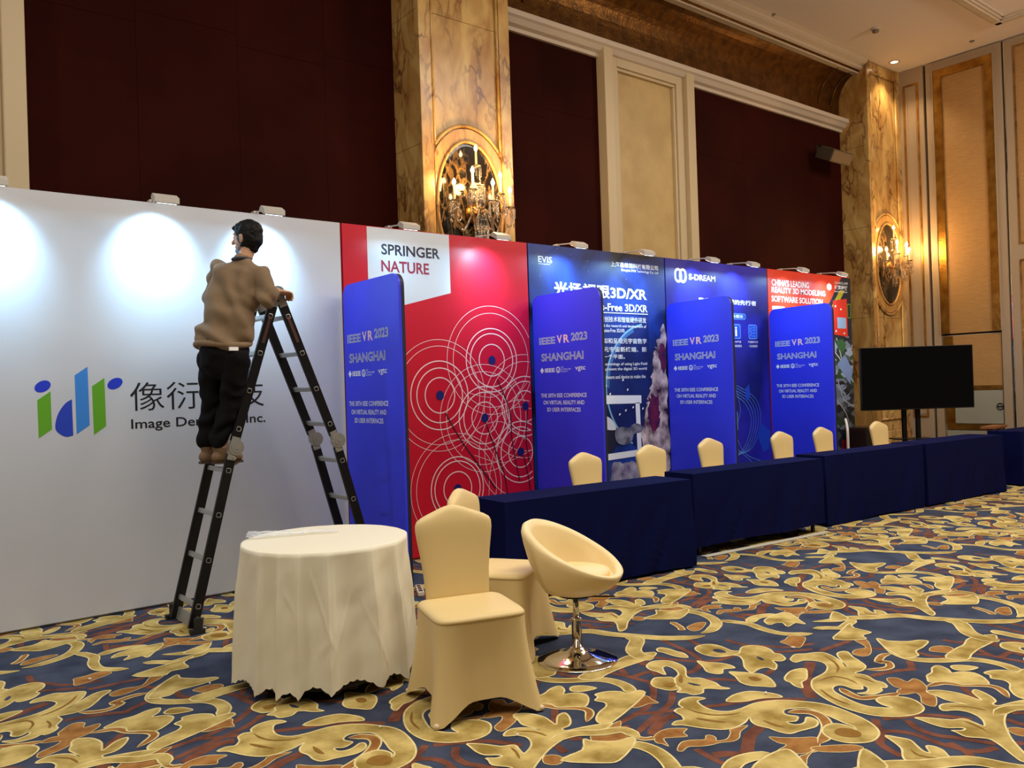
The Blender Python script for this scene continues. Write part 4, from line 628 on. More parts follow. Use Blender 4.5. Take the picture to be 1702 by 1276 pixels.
# ---------------------------------------------------------------- covered banquet chairs
CREAMF = mat('cream_stretch_cover', rgb(220, 194, 134), .5, sheen=.08, bump=.06, bscale=12); FOOTC = mat('chair_foot_pocket', rgb(220, 200, 160), .6)
def sq(a, n, t):
    c, s = math.cos(t), math.sin(t); return a/((abs(c)**n+abs(s)**n)**(1/n))
def build_chair(label):
    t = thing('covered_chair', label, 'chair')
    N = 64; R = []
    for k in range(13):
        s = k/12; ring = []
        for i in range(N):
            a = 2*PI*i/N; c3 = abs(math.sin(2*a))**8
            r0 = sq(.225, 7, a); r1 = sq(.222, 5, a)*(1-c3)+.375*c3
            e = s**1.6; r = r0+(r1-r0)*e-.012*math.sin(PI*s)*(1-c3)
            zb = .085*(1-abs(math.sin(2*a))**7)+.002
            ring.append((r*math.cos(a), r*math.sin(a)*.98, .455+(zb-.455)*s))
        R.append(ring)
    bm = bmesh.new(); rings(bm, R, cap=False); obj('skirt', bm, CREAMF, t, smooth=True)
    prof = [(0, .488), (.12, .488), (.19, .484), (.215, .477), (.226, .465), (.226, .452)]; R = []
    for rr, z in prof:
        R.append([(sq(max(rr, .002), 7, 2*PI*i/N)*math.cos(2*PI*i/N), sq(max(rr, .002), 7, 2*PI*i/N)*math.sin(2*PI*i/N)*.98, z) for i in range(N)])
    bm = bmesh.new(); rings(bm, R); obj('seat', bm, CREAMF, t, smooth=True)
    # backrest: shield shape, leaning back a little
    lev = [(.44, .168, .026), (.50, .170, .030), (.60, .176, .032), (.70, .188, .034), (.78, .201, .037), (.82, .206, .039), (.850, .205, .039), (.868, .196, .038), (.884, .170, .036), (.898, .135, .034), (.911, .100, .031), (.923, .068, .027), (.933, .036, .020), (.938, .010, .008)]
    R = []
    for z, w, th in lev:
        yc = .195+(z-.44)*.13+.0
        ring = []
        for i in range(28):
            a = 2*PI*i/28; c, s = math.cos(a), math.sin(a)
            x = w*math.copysign(abs(c)**.75, c); bow = .02*(x/.2)**2
            ring.append((x, yc+th*math.copysign(abs(s)**.8, s)-bow, z))
        R.append(ring)
    bm = bmesh.new(); rings(bm, R); obj('backrest', bm, CREAMF, t, smooth=True)
    for sx in (-1, 1):
        for sy in (-1, 1):
            bm = bmesh.new(); ball(bm, (sx*.258, sy*.255, .016), (.017, .017, .016), 1); obj('foot', bm, FOOTC, t, smooth=True)
    return t
def fz(fx, fy): return math.atan2(fx, -fy)
ch = build_chair('cream covered chair standing in front of the round table and stool')
ch.location = (2.40, 3.37, 0); ch.rotation_euler = (0, 0, fz(-.30, -.954))
dup(ch, (3.05, 3.95, 0), fz(.513, -.862), 'cream covered chair turned side-on behind the front covered chair')
words = ['covered chair behind the nearest dark table, in front of the second blue banner', 'covered chair in front of the astronaut on the black backdrop', 'covered chair in front of the third blue banner', 'covered chair in front of the blue violet backdrop', 'covered chair in front of the farthest blue banner', 'covered chair left of the television, last of the row']
for (x, y), w, a in zip([(5.10, 5.36), (6.06, 5.45), (7.04, 5.51), (8.23, 5.45), (9.12, 5.48), (10.48, 5.50)], words, (.05, -.03, .02, .0, .0, -.04)):
    c = dup(ch, (x*1.015+a*.3, y*1.015-.235, 0), a, w); c['group'] = 'covered chairs in a row behind the dark tables'

# ---------------------------------------------------------------- round table, cloth, plastic sheet
RC = (2.08, 4.27)
t = thing('round_table', 'round pedestal table hidden under the white cloth', 'table', (*RC, 0))
bm = bmesh.new(); lathe(bm, [(.43, .70), (.436, .705), (.436, .738), (.43, .742)], 48); obj('tabletop', bm, mat('table_board', rgb(150, 120, 80), .5), t)
bm = bmesh.new(); lathe(bm, [(.03, .04), (.03, .70)], 20); obj('pedestal', bm, CHROME, t, smooth=True)
bm = bmesh.new(); lathe(bm, [(.30, 0), (.30, .012), (.10, .03), (.035, .05)], 36); obj('base', bm, SILV, t, smooth=True)
CLOTH = mat('white_polyester_cloth', rgb(228, 222, 198), .6, bump=.04, bscale=9, sheen=.1)
N = 720; R = []
def fold(a):
    b = a+.10*math.sin(3*a+1)+.06*math.sin(5*a)
    return (1-2*abs(math.sin(8.5*b+.3))**.7)*.75+.3*math.sin(13*a+2.0)+.2*math.sin(5*a+1.1)
for r in (0.001, .15, .30, .40, .435): R.append([(RC[0]+r*math.cos(2*PI*i/N), RC[1]+r*math.sin(2*PI*i/N), .7445) for i in range(N)])
K = 32
for k in range(K+1):
    s = k/K; ring = []
    for i in range(N):
        a = 2*PI*i/N; F_ = fold(a); sh = math.copysign(abs(F_)**.8, F_)
        r = .447+.045*s+.024*sh*min(1, s*2.2+.05)
        crease = .006*noise.noise(Vector((a*2.2, s*3.1, 1.3)))+.004*noise.noise(Vector((a*5+s*4, s*5, 4)))
        for a0, sl, s0, s1 in ((4.05, .45, .1, .75), (4.55, -.5, .3, .9), (4.62, .55, .35, 1.0), (3.75, .9, .25, .45), (5.2, .35, .15, .85), (5.6, -.7, .5, .8), (4.3, -.9, .6, .8)):
            if s0 < s < s1: crease += .006*math.exp(-((a-a0-sl*(s-s0))/.018)**2)*math.sin((s-s0)/(s1-s0)*PI)
        hem = .060-.022*sh+.012*math.sin(3*a+1)
        hem -= .008*abs(math.sin(40*a)) if k == K else 0
        z = .742+(hem-.742)*s if k else .7435
        ring.append((RC[0]+(r+crease)*math.cos(a), RC[1]+(r+crease)*math.sin(a), z))
    R.append(ring)
bm = bmesh.new(); rings(bm, R, cap=False); o = obj('tablecloth', bm, CLOTH, smooth=True); tag(o, 'white tablecloth with scalloped hem draped over the round table', 'tablecloth')
PLAS = mat('clear_plastic_film', rgb(240, 244, 248), .15, alpha=.38, bump=.8, bscale=30)
v, f = [], []; NX, NY = 40, 14
A = Vector((1.80, 4.60, 0)); B = Vector((2.16, 4.42, 0)); D = (B-A).normalized(); Nn = Vector((-D.y, D.x, 0)); L = (B-A).length+.1
for i in range(NX+1):
    for j in range(NY+1):
        s, q = i/NX, j/NY-.5
        w = .16*(1-.35*s)*(1+.15*math.sin(7*s))
        p = A+D*(s*L-.03)+Nn*q*w
        h = .008+.026*abs(noise.noise(Vector((s*7, q*5, .2))))*(1-.7*s)+.012*(1-s)*(1-abs(q)*2)
        v.append((p.x, p.y, .747+h))
for i in range(NX):
    for j in range(NY): a = i*(NY+1)+j; f.append((a, a+1, a+NY+2, a+NY+1))
o = raw('plastic_bag', v, f, PLAS, smooth=True); tag(o, 'crumpled clear plastic bag lying on the round white table', 'bag')

# ---------------------------------------------------------------- tub stool
LEATH = mat('cream_leatherette', rgb(236, 212, 156), .42, bump=.05, bscale=25)
t = thing('tub_stool', 'cream bucket swivel stool on a chrome pedestal beside the front chair', 'stool', (3.20, 3.47, 0), fz(.42, -.91))
N = 56; R = []
def rimz(a): c = (1+math.cos(a))/2; return .492+.268*c**1.0       # a = 0 at the back
def ringat(r, zf, tilt=0):
    out = []
    for i in range(N):
        a = 2*PI*i/N; c = (1+math.cos(a))/2; rr = r*(1+.04*abs(math.sin(a)))
        out.append((rr*math.sin(a), rr*math.cos(a)+tilt*c, zf(a)))
    return out
mixz = lambda b, k: (lambda a: b+(rimz(a)-b)*k)
seq = [(.02, lambda a: .375, 0), (.11, lambda a: .378, 0), (.17, lambda a: .395, 0), (.215, mixz(.40, .22), .0), (.245, mixz(.40, .5), .01), (.262, mixz(.40, .78), .02), (.268, mixz(.40, .95), .025), (.262, mixz(.4, 1.02), .025), (.247, mixz(.4, 1.045), .02), (.230, mixz(.4, 1.02), .015), (.222, mixz(.4, .92), .008), (.212, mixz(.44, .6), 0), (.197, mixz(.46, .3), 0), (.185, lambda a: .487, 0)]
bm = bmesh.new(); rings(bm, [ringat(*q) for q in seq], cap=False); obj('bucket', bm, LEATH, t, smooth=True)
bm = bmesh.new(); rings(bm, [ringat(.190, lambda a: .470), ringat(.196, lambda a: .490), ringat(.190, lambda a: .508), ringat(.15, lambda a: .518), ringat(.05, lambda a: .522), ringat(.003, lambda a: .522)]); obj('cushion', bm, LEATH, t, smooth=True)
bm = bmesh.new(); lathe(bm, [(.05, .355), (.10, .365), (.10, .376)], 24); obj('seat_plate', bm, mat('black_plastic', rgb(16, 16, 16), .4), t, smooth=True)
bm = bmesh.new(); lathe(bm, [(.017, .22), (.017, .36)], 20); obj('gas_lift', bm, CHROME, t, smooth=True)
bm = bmesh.new(); lathe(bm, [(.028, .05), (.028, .225), (.031, .228), (.031, .24), (.02, .243)], 24); obj('pole', bm, CHROME, t, smooth=True)
bm = bmesh.new(); lathe(bm, [(.222, 0), (.226, .004), (.222, .009), (.17, .018), (.11, .030), (.065, .045), (.045, .062), (.036, .075), (.03, .078)], 56); obj('base', bm, CHROME, t, smooth=True)
bm = bmesh.new(); tube(bm, [(.0, -.06, .362), (.06, -.16, .355), (.09, -.2, .352)], .005, 6); obj('lever', bm, bpy.data.materials['black_plastic'], t)

# ---------------------------------------------------------------- tables under navy cloths
NAVYC = mat('navy_table_cloth', rgb(9, 15, 58), .85, spec=.05, bump=.05, bscale=14)
METB = mat('black_table_leg', rgb(16, 16, 18), .4, .4)
def skirted(FL, FR_, depth, label, hem, k, seed):
    A = Vector((*FL, 0)); B = Vector((*FR_, 0)); D = B-A; L = D.length; rz = math.atan2(D.y, D.x); H = .728
    t = thing('folding_table', 'folding table under the navy cloth, '+k, 'table', A, rz, 'dark covered tables in a row')
    obj('tabletop', bx(.01, L-.01, .01, depth-.01, H-.03, H-.004), mat('table_board', rgb(150, 120, 80), .5), t)
    for x in (.10, L-.10):
        for y in (.05, depth-.05): obj('leg', bx(x-.014, x+.014, y-.014, y+.014, 0, H-.03), METB, t)
    v, f = [], []; per = []
    def seg(a, b, n): return [(a[0]+(b[0]-a[0])*i/n, a[1]+(b[1]-a[1])*i/n) for i in range(n)]
    per = seg((0, 0), (L, 0), 90)+seg((L, 0), (L, depth), 24)+seg((L, depth), (0, depth), 90)+seg((0, depth), (0, 0), 24)
    n = len(per); K = 12; R = []
    for q in range(K+1):
        s = q/K; ring = []
        for i, (x, y) in enumerate(per):
            ex = 1 if x > L-.001 else (-1 if x < .001 else 0); ey = -1 if y < .001 else (1 if y > depth-.001 else 0)
            corner = min(1, min(math.hypot(x-cx, y-cy) for cx in (0, L) for cy in (0, depth))/.25)
            ox = ex*.004; oy = ey*.004
            wv = noise.noise(Vector(((x+s*.35)*4.2+seed, y*3.2, s*.6)))*.036*s+.018*s*(1-corner)*1.0+.006*s
            dgn = noise.noise(Vector(((x+s*.5)*4+seed, y*4, 7)))*.008*s
            sy = 0 if ey == 0 else ey*(abs(wv)+dgn); sx = 0 if ex == 0 else ex*(abs(wv)*.6+dgn)
            z = H-s*(H-hem-.008*math.sin(x*5+seed))
            ring.append((x+ox+sx, y+oy+sy, z))
        R.append(ring)
    bm = bmesh.new(); V = rings(bm, R, cap=False); bm.faces.new(V[0])
    o = obj('table_skirt', bm, NAVYC); o.location = A; o.rotation_euler = (0, 0, rz)
    tag(o, label, 'tablecloth', 'navy cloths on the tables in a row'); return t
skirted((3.655, 4.67), (5.50, 4.52), .41, 'navy floor-length cloth on the nearest table, behind the stool', .02, 'nearest of the row', 1.0)
skirted((5.82, 4.75), (7.62, 4.60), .34, 'navy cloth hanging short over visible legs, second table', .085, 'second of the row', 5.0)
skirted((7.90, 4.73), (9.72, 4.59), .34, 'navy cloth on the third table, before the blue violet backdrop', .015, 'third of the row', 9.0)
skirted((9.80, 4.585), (11.58, 4.45), .42, 'navy cloth on the fourth table, in front of the television', .015, 'fourth of the row', 14.0)
skirted((12.25, 4.47), (14.05, 4.35), .42, 'navy cloth on the table at the right edge of the view', .015, 'at the right edge', 21.0)
# pale flat strip on the carpet at the second table's hem
o = obj('pale_strip', bx(0, 1.7, -.03, .03, 0, .012, bev=.004), mat('pale_strip_finish', rgb(190, 188, 176), .5)); o.location = (5.86, 4.685, .003); o.rotation_euler = (0, 0, -.085)
tag(o, 'pale strip lying on the carpet under the second dark table', 'cable cover')
# power strip at the foot of the first banner
t = thing('power_strip', 'white power strip on the carpet at the foot of the first blue banner', 'power strip', (3.42, 5.45, 0), 1.1)
obj('body', bx(-.13, .13, -.025, .025, .003, .035, bev=.006), WHITEP, t)
for k in range(4): obj('socket', bx(-.10+.055*k, -.065+.055*k, -.014, .014, .035, .037), METB, t)

# ---------------------------------------------------------------- television on a stand
TVB = mat('tv_bezel', rgb(10, 10, 11), .35); SCR = mat('tv_screen', rgb(5, 5, 7), .12, spec=.6)
d = 11.8; tvc = (9.96, 5.595+.32)
dirr = Vector((.779, -.627, 0)); base = Vector((.627*11.8, .779*11.8, 0))+dirr*((1524.5-851)/1394.6*11.8)
t = thing('television', 'large black flat television with dark screen behind the far tables', 'television', (base.x, base.y, 0), -YAW, None)
W, z0, z1 = .79, 1.045, 1.93
obj('cabinet', bx(-W, W, .012, .06, z0, z1, bev=.006), TVB, t)
obj('bezel', bx(-W, W, -.001, .0115, z0, z1, bev=.003), TVB, t)
obj('screen', bx(-W+.012, W-.012, -.0035, -.0012, z0+.018, z1-.012), SCR, t)
obj('rear_housing', bx(-.45, .45, .061, .10, z0+.1, z1-.15, bev=.01), TVB, t)
t2 = thing('television_stand', 'black twin-post floor stand carrying the television', 'stand', (base.x, base.y, 0), -YAW)
for x in (-.145, .05): obj('post', bx(x-.028, x+.028, .105, .15, .04, 1.70), METB, t2)
obj('shelf', bx(-.30, .22, -.02, .28, .62, .635), METB, t2)
for y in (-.15, .38): obj('foot_bar', bx(-.42, .34, y-.03, y+.03, .02, .06), METB, t2)
for x in (-.145, .05): obj('foot_rail', bx(x-.03, x+.03, -.12, .35, .02, .055), METB, t2)
obj('bracket', bx(-.35, .25, .1005, .104, 1.25, 1.6), METB, t2)
for x in (-.38, .30):
    for y in (-.15, .38):
        bm = bmesh.new(); ball(bm, (x, y, .012), (.015, .012, .012), 1); obj('caster', bm, METB, t2)
# odds and ends between the last table and the wall
WOODB = mat('brown_wood', rgb(140, 88, 48), .5, var=rgb(112, 66, 34), scale=6, stretch=(6, 1, 1))
t = thing('wooden_trestle', 'small wooden trestle with metal catches between the last two dark tables', 'stand', (13.4, 5.25, 0), .1)
obj('top_board', bx(-.3, .3, -.1, .1, .70, .735, bev=.004), WOODB, t)
for x in (-.2, .2): obj('leg', bx(x-.035, x+.035, -.03, .03, 0, .70, bev=.004), WOODB, t)
for z in (.18, .50): obj('cross_bar', bx(-.16, .16, -.045, -.031, z, z+.04), CHROME, t)
t = thing('white_frame_chair', 'white curved tube chair at the end of the backdrops, by the last covered chair', 'chair', (10.93, 5.95, 0), .5)
WT = mat('white_tube', rgb(206, 204, 200), .4)
bm = bmesh.new(); tube(bm, catmull([(-.22, .2, 0), (-.22, .2, .5), (-.2, .2, .82), (0, .22, .95), (.2, .2, .82), (.22, .2, .5), (.22, .2, 0)], 5), .016, 8); obj('back_frame', bm, WT, t, smooth=True)
for s in (-1, 1):
    bm = bmesh.new(); tube(bm, [(s*.22, -.2, 0), (s*.21, -.19, .45)], .016, 8); obj('leg', bm, WT, t, smooth=True)
obj('seat', bx(-.22, .22, -.21, .2, .44, .47, bev=.01), WT, t)
t = thing('equipment_box', 'black equipment case behind the last covered chair', 'case', (11.52, 6.3, 0), .1)
obj('body', bx(-.2, .2, -.15, .15, 0, .74, bev=.01), METB, t); obj('lid', bx(-.205, .205, -.155, .155, .741, .80, bev=.01), TVB, t)
obj('handle', bx(-.06, .06, -.175, -.156, .5, .53, bev=.005), SILV, t)
# litter on the carpet
SCR_W = [(1.38, 6.35, 'white paper scrap at the foot of the white backdrop, left of the ladder'), (1.52, 4.55, 'white paper scrap on the carpet left of the round table'), (1.05, 5.1, 'leftmost white paper scrap on the carpet'), (2.3, 2.9, 'white paper scrap on the carpet just in front of the front covered chair'), (3.0, 2.6, 'white paper scrap in the open carpet right of the stool foot'), (4.2, 2.75, 'white paper scrap farthest to the right on the carpet'), (1.9, 3.4, 'white paper scrap on the carpet before the round table'), (3.5, 2.45, 'white paper scrap on the large gold scroll at lower right'), (1.70, 6.3, 'white paper scrap beside the rear ladder foot')]
for k, (x, y, w) in enumerate(SCR_W):
    bm = bmesh.new(); ball(bm, (0, 0, .008), (.008+.003*(k % 3), .006, .004), 1); o = obj('paper_scrap', bm, WHITE); o.location = (x, y, .003); o.rotation_euler = (0, 0, k)
    tag(o, w, 'paper scrap', 'white paper scraps on the carpet')

# ---------------------------------------------------------------- ceiling fittings, wall speaker
t = thing('downlight', 'lit round downlight in the far ceiling corner above the marble column', 'ceiling light', (13.9, 6.8, ZC))
bm = bmesh.new(); lathe(bm, [(.085, 0), (.085, -.012), (.06, -.012), (.055, -.003)], 28); obj('trim_ring', bm, WHITEP, t, smooth=True)
bm = bmesh.new(); lathe(bm, [(.054, -.0035), (.054, -.0065)], 24); obj('lamp_glass', bm, mat('lit_downlight', (1, .8, .5, 1), .5, emit=(1, .72, .38, 1), es=14), t)
dd = bpy.data.lights.new('downlight_beam', 'SPOT'); dd.energy = 90; dd.color = (1, .72, .40); dd.spot_size = math.radians(100); dd.spot_blend = .8; dd.shadow_soft_size = .05
o = bpy.data.objects.new('downlight_beam', dd); COL.objects.link(o); o.location = (13.9, 6.75, ZC-.03); o.rotation_euler = (0, 0, 0)
t = thing('ceiling_speaker', 'round white smoke detector hanging under the ceiling near the corner', 'smoke detector', (12.33, 6.30, ZC))
bm = bmesh.new(); lathe(bm, [(.07, 0), (.07, -.02), (.05, -.03)], 20); obj('base', bm, WHITEP, t, smooth=True)
bm = bmesh.new(); lathe(bm, [(.05, -.031), (.045, -.06), (.02, -.07)], 20); obj('head', bm, mat('dull_grey', rgb(120, 110, 100), .5), t, smooth=True)
t.name = 'smoke_detector'
for (x, y), w in (((10.6, 6.92), 'small sprinkler cap in the ceiling beside the crown moulding'), ((14.1, 5.65), 'small dark sprinkler cap in the ceiling above the gold-framed panel')):
    t = thing('sprinkler_cap', w, 'sprinkler', (x, y, ZC))
    bm = bmesh.new(); lathe(bm, [(.04, 0), (.04, -.006), (.03, -.01)], 18); obj('plate', bm, bpy.data.materials['dull_grey'], t, smooth=True)
    bm = bmesh.new(); lathe(bm, [(.012, -.0105), (.012, -.03)], 10); obj('nozzle', bm, SILV, t)
t = thing('wall_speaker', 'grey-brown loudspeaker tilted down on the dark wall beside the far column', 'loudspeaker', (12.62, 7.5, 5.1))
M = Matrix.Translation((0, -.30, 0)) @ Matrix.Rotation(.45, 4, 'X')
obj('cabinet', bx(-.30, .30, -.14, .14, -.10, .10, M=M, bev=.01), mat('speaker_box', rgb(70, 56, 42), .5), t)
obj('grille', bx(-.28, .28, -.147, -.1405, -.085, .085, M=M), mat('speaker_grille', rgb(120, 98, 70), .6, bump=.5, bscale=300), t)
bm = bmesh.new(); bar(bm, (0, 0, .14), (0, -.25, .14), .03, .03); box(bm, -.32, .32, -.27, -.23, .12, .135); box(bm, -.06, .06, -.01, 0, .04, .24); obj('bracket', bm, METB, t)
# ---------------------------------------------------------------- crystal wall sconces
GLASS = mat('crystal_glass', rgb(235, 225, 205), .04, trans=.97, spec=.6); BRASS = mat('sconce_brass', rgb(190, 140, 60), .22, 1)
TUBEW = mat('candle_tube', rgb(236, 214, 160), .5, emit=(1, .62, .22, 1), es=.08); BULB = mat('lit_candle_bulb', (1, .9, .7, 1), .3, emit=(1, .80, .48, 1), es=30)
CANDLES = [(-.03, -.12, .46, .16), (-.33, -.14, .07, .16), (.37, -.16, .07, .16), (-.01, -.36, .06, .16), (-.17, -.24, .18, .17), (.20, -.22, .18, .17), (.02, -.30, .15, .15)]
def strand(bm, p, n, dz=.017, r=.0055):
    for i in range(n): bmesh.ops.create_icosphere(bm, subdivisions=0 if r < .008 else 1, radius=r*(1+.3*(i % 2)), matrix=Matrix.Translation((p[0], p[1], p[2]-dz*(i+1))))
def sconce(x, label, n):
    t = thing('crystal_sconce', label, 'wall lamp', (x, YC, 3.35))
    bm = bmesh.new(); lathe(bm, [(.02, 0), (.10, .005), (.11, .02), (.06, .03), (.03, .045)], 24, M=Matrix.Translation((0, .0, 0)) @ Matrix.Rotation(PI/2, 4, 'X')); obj('backplate', bm, BRASS, t, smooth=True)
    bm = bmesh.new(); tube(bm, catmull([(0, -.04, 0), (0, -.10, -.02), (0, -.13, .05)], 4), .012, 8); obj('stem', bm, BRASS, t, smooth=True)
    bm = bmesh.new(); lathe(bm, [(.01, -.30), (.03, -.27), (.012, -.24), (.05, -.18), (.075, -.12), (.06, -.06), (.02, -.02), (.035, .03), (.05, .09), (.03, .15), (.018, .20), (.03, .26), (.045, .27)], 20, c=(0, -.14, 0)); obj('baluster', bm, GLASS, t, smooth=True)
    for k, (cx, cy, cz, L) in enumerate(CANDLES[:n]):
        if k:
            bm = bmesh.new(); c0 = Vector((0, -.14, -.08)); c1 = Vector((cx, cy, cz-.0)); m_ = c0.lerp(c1, .5); dd_ = Vector((c1.x-c0.x, c1.y-c0.y, 0)); side = dd_.normalized()
            tube(bm, catmull([c0, c0+dd_*.25+Vector((0, 0, .10)), c0+dd_*.45+Vector((0, 0, -.02)), c0+dd_*.75+Vector((0, 0, -.14)), c1+side*.03+Vector((0, 0, -.10)), c1+Vector((0, 0, -.01))], 5), .010, 8)
            P = [c1+Vector((side.x*.055*math.cos(a*PI/8)-side.x*.03, side.y*.055*math.cos(a*PI/8)-side.y*.03, -.13+.07*math.sin(a*PI/8))) for a in range(15)]
            tube(bm, P, .008, 6)
            obj('arm', bm, GLASS, t, smooth=True)
        cup = cz
        bm = bmesh.new(); lathe(bm, [(.01, -.012), (.035, -.008), (.052, .006), (.050, .010), (.03, .002), (.014, .004), (.013, .03)], 20, c=(cx, cy, cup)); b = obj('drip_pan', bm, GLASS, t, smooth=True)
        bm = bmesh.new(); lathe(bm, [(.012, .012), (.0125, .02), (.0115, L)], 12, c=(cx, cy, cup)); c = obj('candle', bm, TUBEW, t, smooth=True)
        bm = bmesh.new(); lathe(bm, [(.007, L+.001), (.017, L+.016), (.0195, L+.028), (.014, L+.046), (.006, L+.060), (.001, L+.072)], 12, c=(cx, cy, cup)); obj('bulb', bm, BULB, c, smooth=True)
        bm = bmesh.new()
        for q in range(8):
            a = q*PI/4; strand(bm, (cx+.048*math.cos(a), cy+.048*math.sin(a), cup), 6 if q % 2 else 9)
            if q % 2 == 0: ball(bm, (cx+.048*math.cos(a), cy+.048*math.sin(a), cup-.185), (.009, .009, .02), 1)
        o = obj('crystal_beads', bm, GLASS, t); o['kind'] = 'stuff'
    bm = bmesh.new()
    for q in range(14):
        a = q*2*PI/14; strand(bm, (.07*math.cos(a), -.14+.07*math.sin(a), -.10), 10+q % 3, .019, .007)
        strand(bm, (.045*math.cos(a), -.14+.045*math.sin(a), .26), 9, .018, .006)
    o = obj('crystal_beads', bm, GLASS, t); o['kind'] = 'stuff'
    for (lx, ly, lz, e) in ((0, -.20, .30, 26), (-.25, -.28, .36, 12), (.27, -.28, .36, 12)):
        d = bpy.data.lights.new('sconce_glow', 'POINT'); d.energy = e; d.color = (1, .58, .20); d.shadow_soft_size = .06
        o = bpy.data.objects.new('sconce_glow', d); COL.objects.link(o); o.location = (x+lx, YC+ly, 3.35+lz)
sconce(5.19, 'lit crystal candle sconce above the red backdrop', 6)
sconce(13.87, 'lit crystal candle sconce on the far corner column', 7)
# ---------------------------------------------------------------- folding ladder
LBLK = mat('ladder_black_rail', rgb(14, 13, 16), .38, .3); LSIL = mat('ladder_silver', rgb(176, 176, 172), .32, .7); RUBB = mat('ladder_rubber', rgb(12, 12, 12), .7); STK = mat('ladder_sticker', rgb(70, 30, 26), .6)
t = thing('folding_ladder', 'black multi-joint folding ladder standing before the white backdrop under the man', 'ladder', (2.45, 5.85, 0))
YN, YFr = 5.66, 6.03
LO = Vector((2.45, 5.85, 0))
pts = {'apL': (2.43, 2.23), 'apR': (2.465, 2.23), 'hL': (2.095, 1.19), 'fL': (1.79, .02), 'hR': (2.865, 1.19), 'fR': (3.19, .02)}
def lp(k, y, q=None): a = pts[k]; return Vector((a[0]-LO.x, y-LO.y, a[1]))
for a, b in (('apL', 'hL'), ('hL', 'fL'), ('apR', 'hR'), ('hR', 'fR')):
    for y in (YN, YFr):
        p, q = lp(a, y), lp(b, y); u = (q-p).normalized()
        bm = bmesh.new(); bar(bm, p+u*.045, q-u*(.045 if b[0] == 'h' else .0), .026, .066, hint=(0, 1, 0), bev=.004); r = obj('rail', bm, LBLK, t)
        if a[0] == 'a' and y == YN:
            bm = bmesh.new(); bar(bm, p+u*.14+Vector((0, -.0142, 0)), p+u*.34+Vector((0, -.0142, 0)), .001, .022, hint=(0, 1, 0)); obj('warning_sticker', bm, STK, r, label='faded red warning sticker')
    p, q = lp(a, YN), lp(b, YN); u = q-p
    for s in (.13, .38, .63, .88):
        c = p+u*s; c2 = c+Vector((0, YFr-YN, 0))
        bm = bmesh.new(); bar(bm, c, c2, .034, .028, hint=u.normalized(), bev=.006); obj('rung', bm, LSIL, t)
        bm = bmesh.new(); e = .015; n = u.normalized(); w = Vector((0, 1, 0)).cross(n)
        P = [c+Vector((0, -.015, 0))+n*(e*math.copysign(abs(math.cos(g))**.5, math.cos(g)))+w*(e*math.copysign(abs(math.sin(g))**.5, math.sin(g))) for g in [2*PI*i/16 for i in range(17)]]
        tube(bm, P, .0022, 5); obj('rung_collar', bm, LSIL, t)
    for y in (YN, YFr):
        for s in (.035, .06, .94, .965):
            for w_ in (-.018, .018):
                pass
for k in ('hL', 'hR'):
    for y in (YN, YFr):
        c = lp(k, y); s = -1 if k == 'hL' else 1
        cc = c+Vector((.02 if k == 'hL' else .018, 0, .0))
        bm = bmesh.new()
        for r, h in ((.052, .040), (.036, .046), (.014, .054)): cyl(bm, cc+Vector((0, -h/2-.002, 0)), cc+Vector((0, h/2, 0)), r, n=24)
        h_ = obj('hinge', bm, LSIL, t)
        bm = bmesh.new(); up_ = (lp('apL' if k == 'hL' else 'apR', y)-c).normalized(); dn_ = (lp('fL' if k == 'hL' else 'fR', y)-c).normalized()
        bar(bm, c+up_*.01, c+up_*.075, .032, .056, hint=(0, 1, 0)); bar(bm, c+dn_*.01, c+dn_*.085, .032, .056, hint=(0, 1, 0)); obj('hinge_plate', bm, LSIL, h_)
        bm = bmesh.new(); cyl(bm, c+Vector((.0, -.03, -.07)), c+Vector((.0, .0, -.07)), .012, n=12); obj('release_lever', bm, LSIL, h_)
for y in (YN, YFr):
    c = (lp('apL', y)+lp('apR', y))/2+Vector((0, 0, .03))
    bm = bmesh.new(); cyl(bm, c+Vector((0, -.024, 0)), c+Vector((0, .02, 0)), .05, n=24); cyl(bm, c+Vector((0, -.030, 0)), c+Vector((0, .024, 0)), .024, n=18); h_ = obj('hinge', bm, LSIL, t)
    for k, q in (('apL', 'hL'), ('apR', 'hR')):
        u = (lp(q, y)-lp(k, y)).normalized(); bm = bmesh.new(); bar(bm, lp(k, y)-u*.01, lp(k, y)+u*.07, .032, .060, hint=(0, 1, 0)); obj('hinge_plate', bm, LSIL, h_)
for k in ('fL', 'fR'):
    s = 1 if k == 'fL' else -1
    a = lp(k, YN-.07); b = lp(k, YFr+.07)
    bm = bmesh.new(); bar(bm, Vector((a.x+.02*s, a.y, .055)), Vector((b.x+.02*s, b.y, .055)), .08, .016, hint=(.25*s, 0, 1)); obj('stabiliser_bar', bm, LSIL, t)
    for y in (YN-.075, YFr+.075):
        bm = bmesh.new(); p = lp(k, y); box(bm, p.x-.04, p.x+.05, p.y-.025, p.y+.025, 0, .03); box(bm, p.x-.01, p.x+.035, p.y-.02, p.y+.02, .03, .10); obj('rubber_foot', bm, RUBB, t)
        bm = bmesh.new(); bar(bm, (p.x+.036, p.y, .028), (p.x+.048, p.y, .10), .03, .006, hint=(0, 1, 0)); obj('foot_bracket', bm, LSIL, t)
